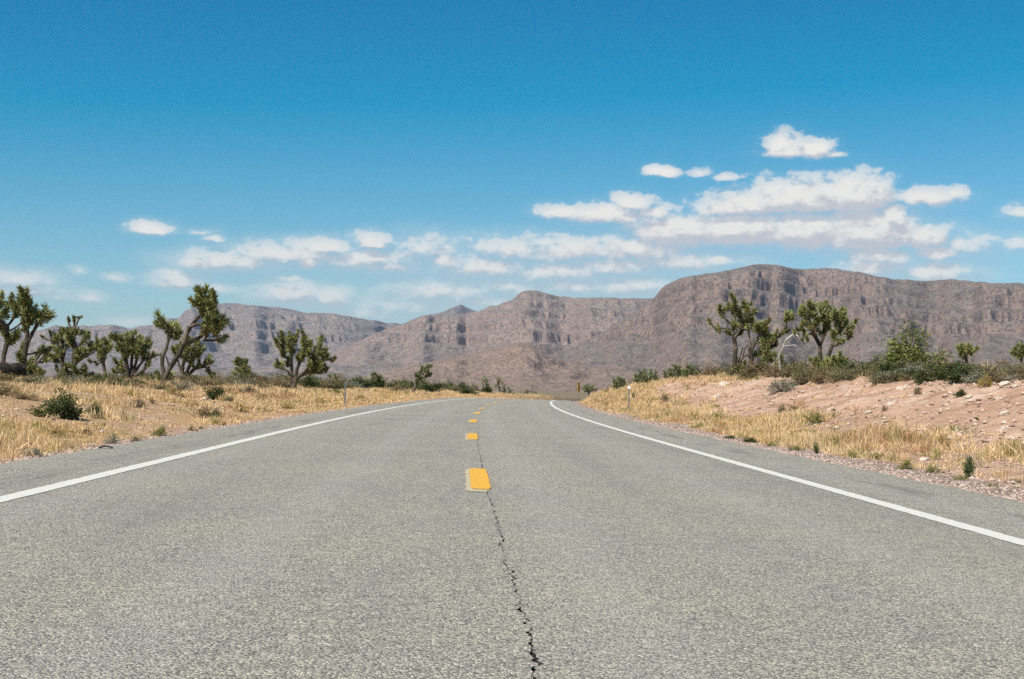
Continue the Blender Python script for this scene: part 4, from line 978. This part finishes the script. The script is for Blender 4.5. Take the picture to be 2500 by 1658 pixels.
_oct = np.array([[1, 0, 0], [-1, 0, 0], [0, 1, 0], [0, -1, 0], [0, 0, 1], [0, 0, -1]], float)
_of = np.array([[0, 2, 4], [2, 1, 4], [1, 3, 4], [3, 0, 4], [2, 0, 5], [1, 2, 5], [3, 1, 5], [0, 3, 5]])
def pebbles(name, x, y, size, mat, label, seed):
    r = np.random.default_rng(seed); n = len(x); z = ground_z(x, y)
    V = _oct[None] * r.uniform(0.55, 1.25, (n, 6, 1)) + r.normal(0, 0.18, (n, 6, 3))
    a = r.uniform(0, 6.28, n); c, s = np.cos(a), np.sin(a)
    V = np.stack([V[..., 0] * c[:, None] - V[..., 1] * s[:, None], V[..., 0] * s[:, None] + V[..., 1] * c[:, None], V[..., 2] * 0.65], -1)
    V = V * size[:, None, None] + np.stack([x, y, z + size * 0.25], -1)[:, None, :]
    F = (_of[None] + (np.arange(n) * 6)[:, None, None]).reshape(-1, 3)
    return tag(link(name, mesh_np(name, V.reshape(-1, 3), F, False, [mat])), label, 'gravel', kind='stuff')
M_GRAVEL = mat_noise('pink_gravel', (0.22, 0.155, 0.125), (0.46, 0.36, 0.30), 40)
M_RUBBLE = mat_noise('bank_rubble', (0.28, 0.18, 0.125), (0.50, 0.39, 0.31), 9)
M_STONE = mat_noise('pale_limestone', (0.34, 0.27, 0.21), (0.50, 0.43, 0.35), 4, bmp=0.8, bdist=0.05)
n = 15000; yy = np.exp(rng.uniform(math.log(6), math.log(70), n)); tt = 4.98 + np.abs(rng.normal(0, 0.45, n))
pebbles('gravel', xc(yy) + tt, yy, rng.uniform(0.008, 0.028, n), M_GRAVEL, 'pinkish gravel strip beside the right asphalt edge', 601)
n = 5000; yy = np.exp(rng.uniform(math.log(8), math.log(70), n)); tt = -(4.76 + np.abs(rng.normal(0, 0.22, n)))
pebbles('gravel', xc(yy) + tt, yy, rng.uniform(0.008, 0.032, n), M_GRAVEL, 'stony crumbs along the ragged left asphalt edge', 602)
n = 26000; yy = np.exp(rng.uniform(math.log(14), math.log(95), n)); tt = rng.uniform(6.0, 16.5, n)
pebbles('rubble', xc(yy) + tt, yy, 0.012 + np.where(tt < 9.5, 0.036, 0.085) * rng.random(n) ** 6, M_RUBBLE, 'loose pink and pale rubble strewn over the right bank slope', 603)
n = 3000; yy = np.exp(rng.uniform(math.log(16), math.log(70), n)); tt = -rng.uniform(6.0, 16, n)
pebbles('rubble', xc(yy) + tt, yy, 0.012 + 0.06 * rng.random(n) ** 4, M_RUBBLE, 'loose pale rubble between grass on the left bank', 604)

# single stones big enough to pick out
def stone_mesh(seed, flat=0.42):
    r = np.random.default_rng(seed)
    V, F = [], []
    nu, nv = 10, 6
    for j in range(nv + 1):
        ph = math.pi * j / nv
        for i in range(nu):
            th = 2 * math.pi * i / nu
            d = np.array([math.sin(ph) * math.cos(th), math.sin(ph) * math.sin(th), math.cos(ph)])
            k = 1 + 0.42 * float(vnoise(d[0] * 1.9 + seed, d[1] * 1.9 + d[2] * 1.5, seed)) + r.uniform(-.10, .10)
            d = np.sign(d) * np.abs(d) ** 0.75
            V.append(d * k * np.array([0.5, 0.36, 0.5 * flat]))
    F = [[j * nu + i, j * nu + (i + 1) % nu, (j + 1) * nu + (i + 1) % nu, (j + 1) * nu + i] for j in range(nv) for i in range(nu)]
    return mesh_np('stone', np.array(V), np.array(F), False, [M_STONE])
STONES = [stone_mesh(700 + k) for k in range(4)]
def stone(px, py, wpx, label, k, tilt=0.35, dist=None):
    p = hit(px, py) if dist is None else at(px, py, dist); w = wpx * p[1] / FPX
    o = link('stone', STONES[k % 4], loc=(p[0], p[1], float(ground_z(p[0], p[1])) + 0.03 * w), rot=(random.uniform(-.2, .2), -tilt, random.uniform(-.6, .6)), scale=(w, w, w))
    return tag(o, label, 'stone', 'pale stones on the right bank')
for k, (a, b, w, lb) in enumerate([
    (2453, 942, 30, 'long white stone high on the right bank near the picture edge'), (2206, 950, 34, 'flat white stone under the creosote bush'),
    (2364, 970, 18, 'small white stone below the high dark green bush'), (2434, 974, 18, 'small white stone right of the high dark green bush'),
    (2452, 1012, 28, 'tilted white slab midway down the bank near the right edge'), (2180, 988, 28, 'white stone in the middle of the pink slope'),
    (2328, 1054, 32, 'pale slab at the top of the right grass band'), (1873, 966, 22, 'white stone just under the crest scrub, left part of the slope'),
    (2257, 1124, 26, 'pale rock in the churned soil of the right verge'), (1752, 972, 30, 'pale slab on the straw slope under the Joshua clump'),
    (2070, 925, 16, 'small pale stone on the crest line in mid slope'), (2478, 944, 20, 'small stone beside the long white stone'),
    (2120, 1010, 20, 'pale stone left of the dark brown tuft'), (2028, 1002, 22, 'pale stone above the yellow-green grassy bush')]):
    stone(a, b, w, lb, k)
stone(1778, 908, 44, 'large white boulder on the crest left of the Joshua tree', 1, 0.1, dist=80)
for k, (a, b, w, lb) in enumerate([(432, 960, 16, 'white stone right of the leaning Joshua tree foot'), (495, 976, 24, 'pale rock patch right of the leaning tree, below the dark bush'),
                                   (525, 992, 18, 'pale rock just under the rust-brown left bush'), (302, 984, 14, 'small white stone left of the brown-topped bush')]):
    o = stone(a, b, w, lb, k + 1); o['group'] = 'pale stones on the left bank'

# ------------------------------------------------------------------ roadside furniture
def plain(name, c, rough=0.6, spec=0.3, metal=0.0):
    m, t, b = material(name, rough, spec)
    geo = t.new('ShaderNodeNewGeometry').outputs['Position']
    t.l.new(t.mix(t.noise(geo, 14, 4, 0.6), tuple(v * 0.75 for v in c), c), b.inputs['Base Color']); b.inputs['Metallic'].default_value = metal
    return m
M_STEEL, M_REFL, M_SIGNY, M_BLACK = plain('galvanised_steel', (0.30, 0.30, 0.29), 0.5, 0.4, 0.4), plain('white_reflector', (0.85, 0.85, 0.82)), plain('sign_yellow', (0.80, 0.47, 0.03)), plain('black_print', (0.02, 0.02, 0.02))
M_RUBBER, M_CHAR, M_RUST = plain('worn_rubber', (0.022, 0.022, 0.022), 0.8), mat_noise('dark_bark', (0.012, 0.011, 0.010), (0.04, 0.032, 0.025), 9, bmp=1.0), mat_noise('rusty_heartwood', (0.20, 0.065, 0.025), (0.34, 0.12, 0.045), 8)
def prism(pts2, y0, y1):
    """polygon in x-z extruded along y"""
    n = len(pts2); V = [(x, y0, z) for x, z in pts2] + [(x, y1, z) for x, z in pts2]
    F = [list(range(n))[::-1], list(range(n, 2 * n))] + [[i, (i + 1) % n, n + (i + 1) % n, n + i] for i in range(n)]
    return V, F
def pmesh(name, V, F, mat):
    me = bpy.data.meshes.new(name); me.from_pydata([tuple(v) for v in V], [], F); me.materials.append(mat); me.update(); return me
def u_channel(h):
    a = 0.032
    V = []; prof = [(-a, 0.0), (-a * .55, 0.0), (-a * .35, 0.03), (a * .35, 0.03), (a * .55, 0.0), (a, 0.0), (a, -0.006), (a * .5, -0.006), (a * .3, 0.022), (-a * .3, 0.022), (-a * .5, -0.006), (-a, -0.006)]
    n = len(prof)
    V = [(x, y, -0.1) for x, y in prof] + [(x, y, h) for x, y in prof]
    F = [list(range(n))[::-1], list(range(n, 2 * n))] + [[i, (i + 1) % n, n + (i + 1) % n, n + i] for i in range(n)]
    return V, F
def disc(r_, y0, y1, zc, n=16):
    return prism([(r_ * math.cos(2 * math.pi * i / n), zc + r_ * math.sin(2 * math.pi * i / n)) for i in range(n)], y0, y1)
def marker_post(px, d, base_py, top_py, label, refl):
    p = at(px, base_py, d); z = float(ground_z(p[0], p[1])); h = (at(px, top_py, d)[2] - z)
    root = bpy.data.objects.new('marker_post', None); COL.objects.link(root); root.location = (p[0], p[1], z)
    link('post', pmesh('post', *u_channel(h), M_STEEL), root)
    if refl:
        r_ = link('reflector', pmesh('reflector', *disc(0.085, -0.035, -0.008, h - 0.04), M_REFL), root)
        link('bolt', pmesh('bolt', *disc(0.012, -0.042, -0.035, h - 0.04, 8), M_STEEL), r_)
    tag(root, label, 'marker post', 'roadside marker posts')
marker_post(1535, 73, 1001, 944, 'thin steel roadside post with round white reflector right of the road', True)
marker_post(842, 60, 995, 932, 'thin bare steel roadside post in the grass left of the road', False)
marker_post(2417, 95, 886, 862, 'small pale stake above the scrub near the right picture edge', False)
# yellow sign turned almost edge-on, far on the right verge
d_ = 140; p = at(1412, 972, d_); z = float(ground_z(p[0], p[1]))
root = bpy.data.objects.new('road_sign', None); COL.objects.link(root); root.location = (p[0], p[1], z); root.rotation_euler = (0, 0, math.radians(58))
h = at(1412, 934, d_)[2] - z
link('post', pmesh('post', *u_channel(h - 0.1), M_STEEL), root)
pn = link('panel', pmesh('panel', *prism([(-0.23, h - 0.95), (0.23, h - 0.95), (0.23, h), (-0.23, h)], -0.03, -0.012), M_SIGNY), root)
link('chevron', pmesh('chevron', *prism([(-0.16, h - 0.9), (0.0, h - 0.9), (0.18, h - 0.47), (0.0, h - 0.05), (-0.16, h - 0.05), (0.02, h - 0.47)], -0.034, -0.030), M_BLACK), pn)
tag(root, 'narrow yellow roadside sign seen nearly edge-on at the far right verge', 'road sign')
# curled strip of tyre rubber on the left asphalt edge
p = hit(237, 1099); L_ = 34 * p[1] / FPX
nn = 12; Vt = []
for i in range(nn + 1):
    s_ = i / nn; xx = (s_ - .5) * L_; zz = 0.004 + 0.018 * math.sin(s_ * math.pi) ** 2; yy_ = 0.02 * math.sin(s_ * 4)
    wv = 0.03 + 0.008 * math.sin(s_ * 7 + 1)
    Vt += [(xx, yy_ - wv, zz), (xx, yy_ + wv, zz + 0.008), (xx, yy_ + wv, zz + 0.020), (xx, yy_ - wv, zz + 0.012)]
Ft = [[0, 3, 2, 1], [nn * 4 + k for k in (0, 1, 2, 3)]] + [[i * 4 + k, i * 4 + (k + 1) % 4, i * 4 + 4 + (k + 1) % 4, i * 4 + 4 + k] for i in range(nn) for k in range(4)]
o = link('tyre_scrap', pmesh('tyre_scrap', Vt, Ft, M_RUBBER), loc=(p[0] + 0.12, p[1] - 0.05, float(zroad(-4.7, p[1]))), rot=(0, 0, 0.25))
tag(o, 'black curled strip of tyre rubber on the left asphalt edge', 'tyre scrap')
# dark fallen trunk with a rusty broken end, at the left picture edge
d_ = 66; a = at(-6, 912, d_); b_ = at(52, 903, d_ + 0.9); gz = float(ground_z(a[0], a[1]))
root = bpy.data.objects.new('fallen_trunk', None); COL.objects.link(root); root.location = (a[0], a[1], gz)
r0 = 0.42; zc_ = 0.45
A, B_ = np.array([0, 0, zc_]), np.array([b_[0] - a[0], b_[1] - a[1], zc_ + 0.1])
segs = [(A + (B_ - A) * i / 5, A + (B_ - A) * (i + 1) / 5, r0 * (1 - .05 * i) * (1 + .08 * math.sin(i * 2)), r0 * (1 - .05 * (i + 1)) * (1 + .08 * math.sin(i * 2 + 2))) for i in range(5)]
bk = link('bark', tubes_mesh('bark', segs, M_CHAR, 12), root)
rr_ = np.random.default_rng(9); nk = 14; dA = unit(A - B_); ua, wa = perp(dA)
Ve = [A + dA * 0.16] + [A + dA * (0.12 + rr_.uniform(0, 0.14)) + (ua * math.cos(q) + wa * math.sin(q)) * r0 * 0.93 for q in np.linspace(0, 2 * math.pi, nk, endpoint=False)]
Ve += [v - dA * 0.3 for v in Ve[1:]]
link('broken_end', pmesh('broken_end', Ve, [[0, i + 1, (i + 1) % nk + 1] for i in range(nk)] + [[i + 1, nk + i + 1, nk + (i + 1) % nk + 1, (i + 1) % nk + 1] for i in range(nk)], M_RUST), root)
dB = unit(B_ - A)
link('far_end', pmesh('far_end', [B_ + dB * 0.08] + [B_ + (ua * math.cos(q) + wa * math.sin(q)) * r0 * 0.78 for q in np.linspace(0, 2 * math.pi, nk, endpoint=False)], [[0, i + 1, (i + 1) % nk + 1] for i in range(nk)], M_CHAR), root)
tag(root, 'dark fallen trunk with rusty red end at the left picture edge', 'fallen trunk')

# ------------------------------------------------------------------ air
def haze():
    x0, x1, y0, y1, z0, z1 = -14500, 16000, -300, 17000, -12, 800
    V = [(x, y, z) for z in (z0, z1) for y in (y0, y1) for x in (x0, x1)]
    F = [[0, 2, 3, 1], [4, 5, 7, 6], [0, 1, 5, 4], [2, 6, 7, 3], [0, 4, 6, 2], [1, 3, 7, 5]]
    m = bpy.data.materials.new('haze_air'); m.use_nodes = True; t = NT(m.node_tree); t.n.clear()
    v = t.new('ShaderNodeVolumePrincipled'); v.inputs['Density'].default_value = 3.1e-5; v.inputs['Color'].default_value = (0.55, 0.70, 0.92, 1); v.inputs['Anisotropy'].default_value = 0.2
    o_ = t.new('ShaderNodeOutputMaterial'); t.l.new(v.outputs[0], o_.inputs['Volume'])
    m.cycles.homogeneous_volume = True
    return tag(link('haze', pmesh('haze', V, F, m)), kind='stuff')
haze()
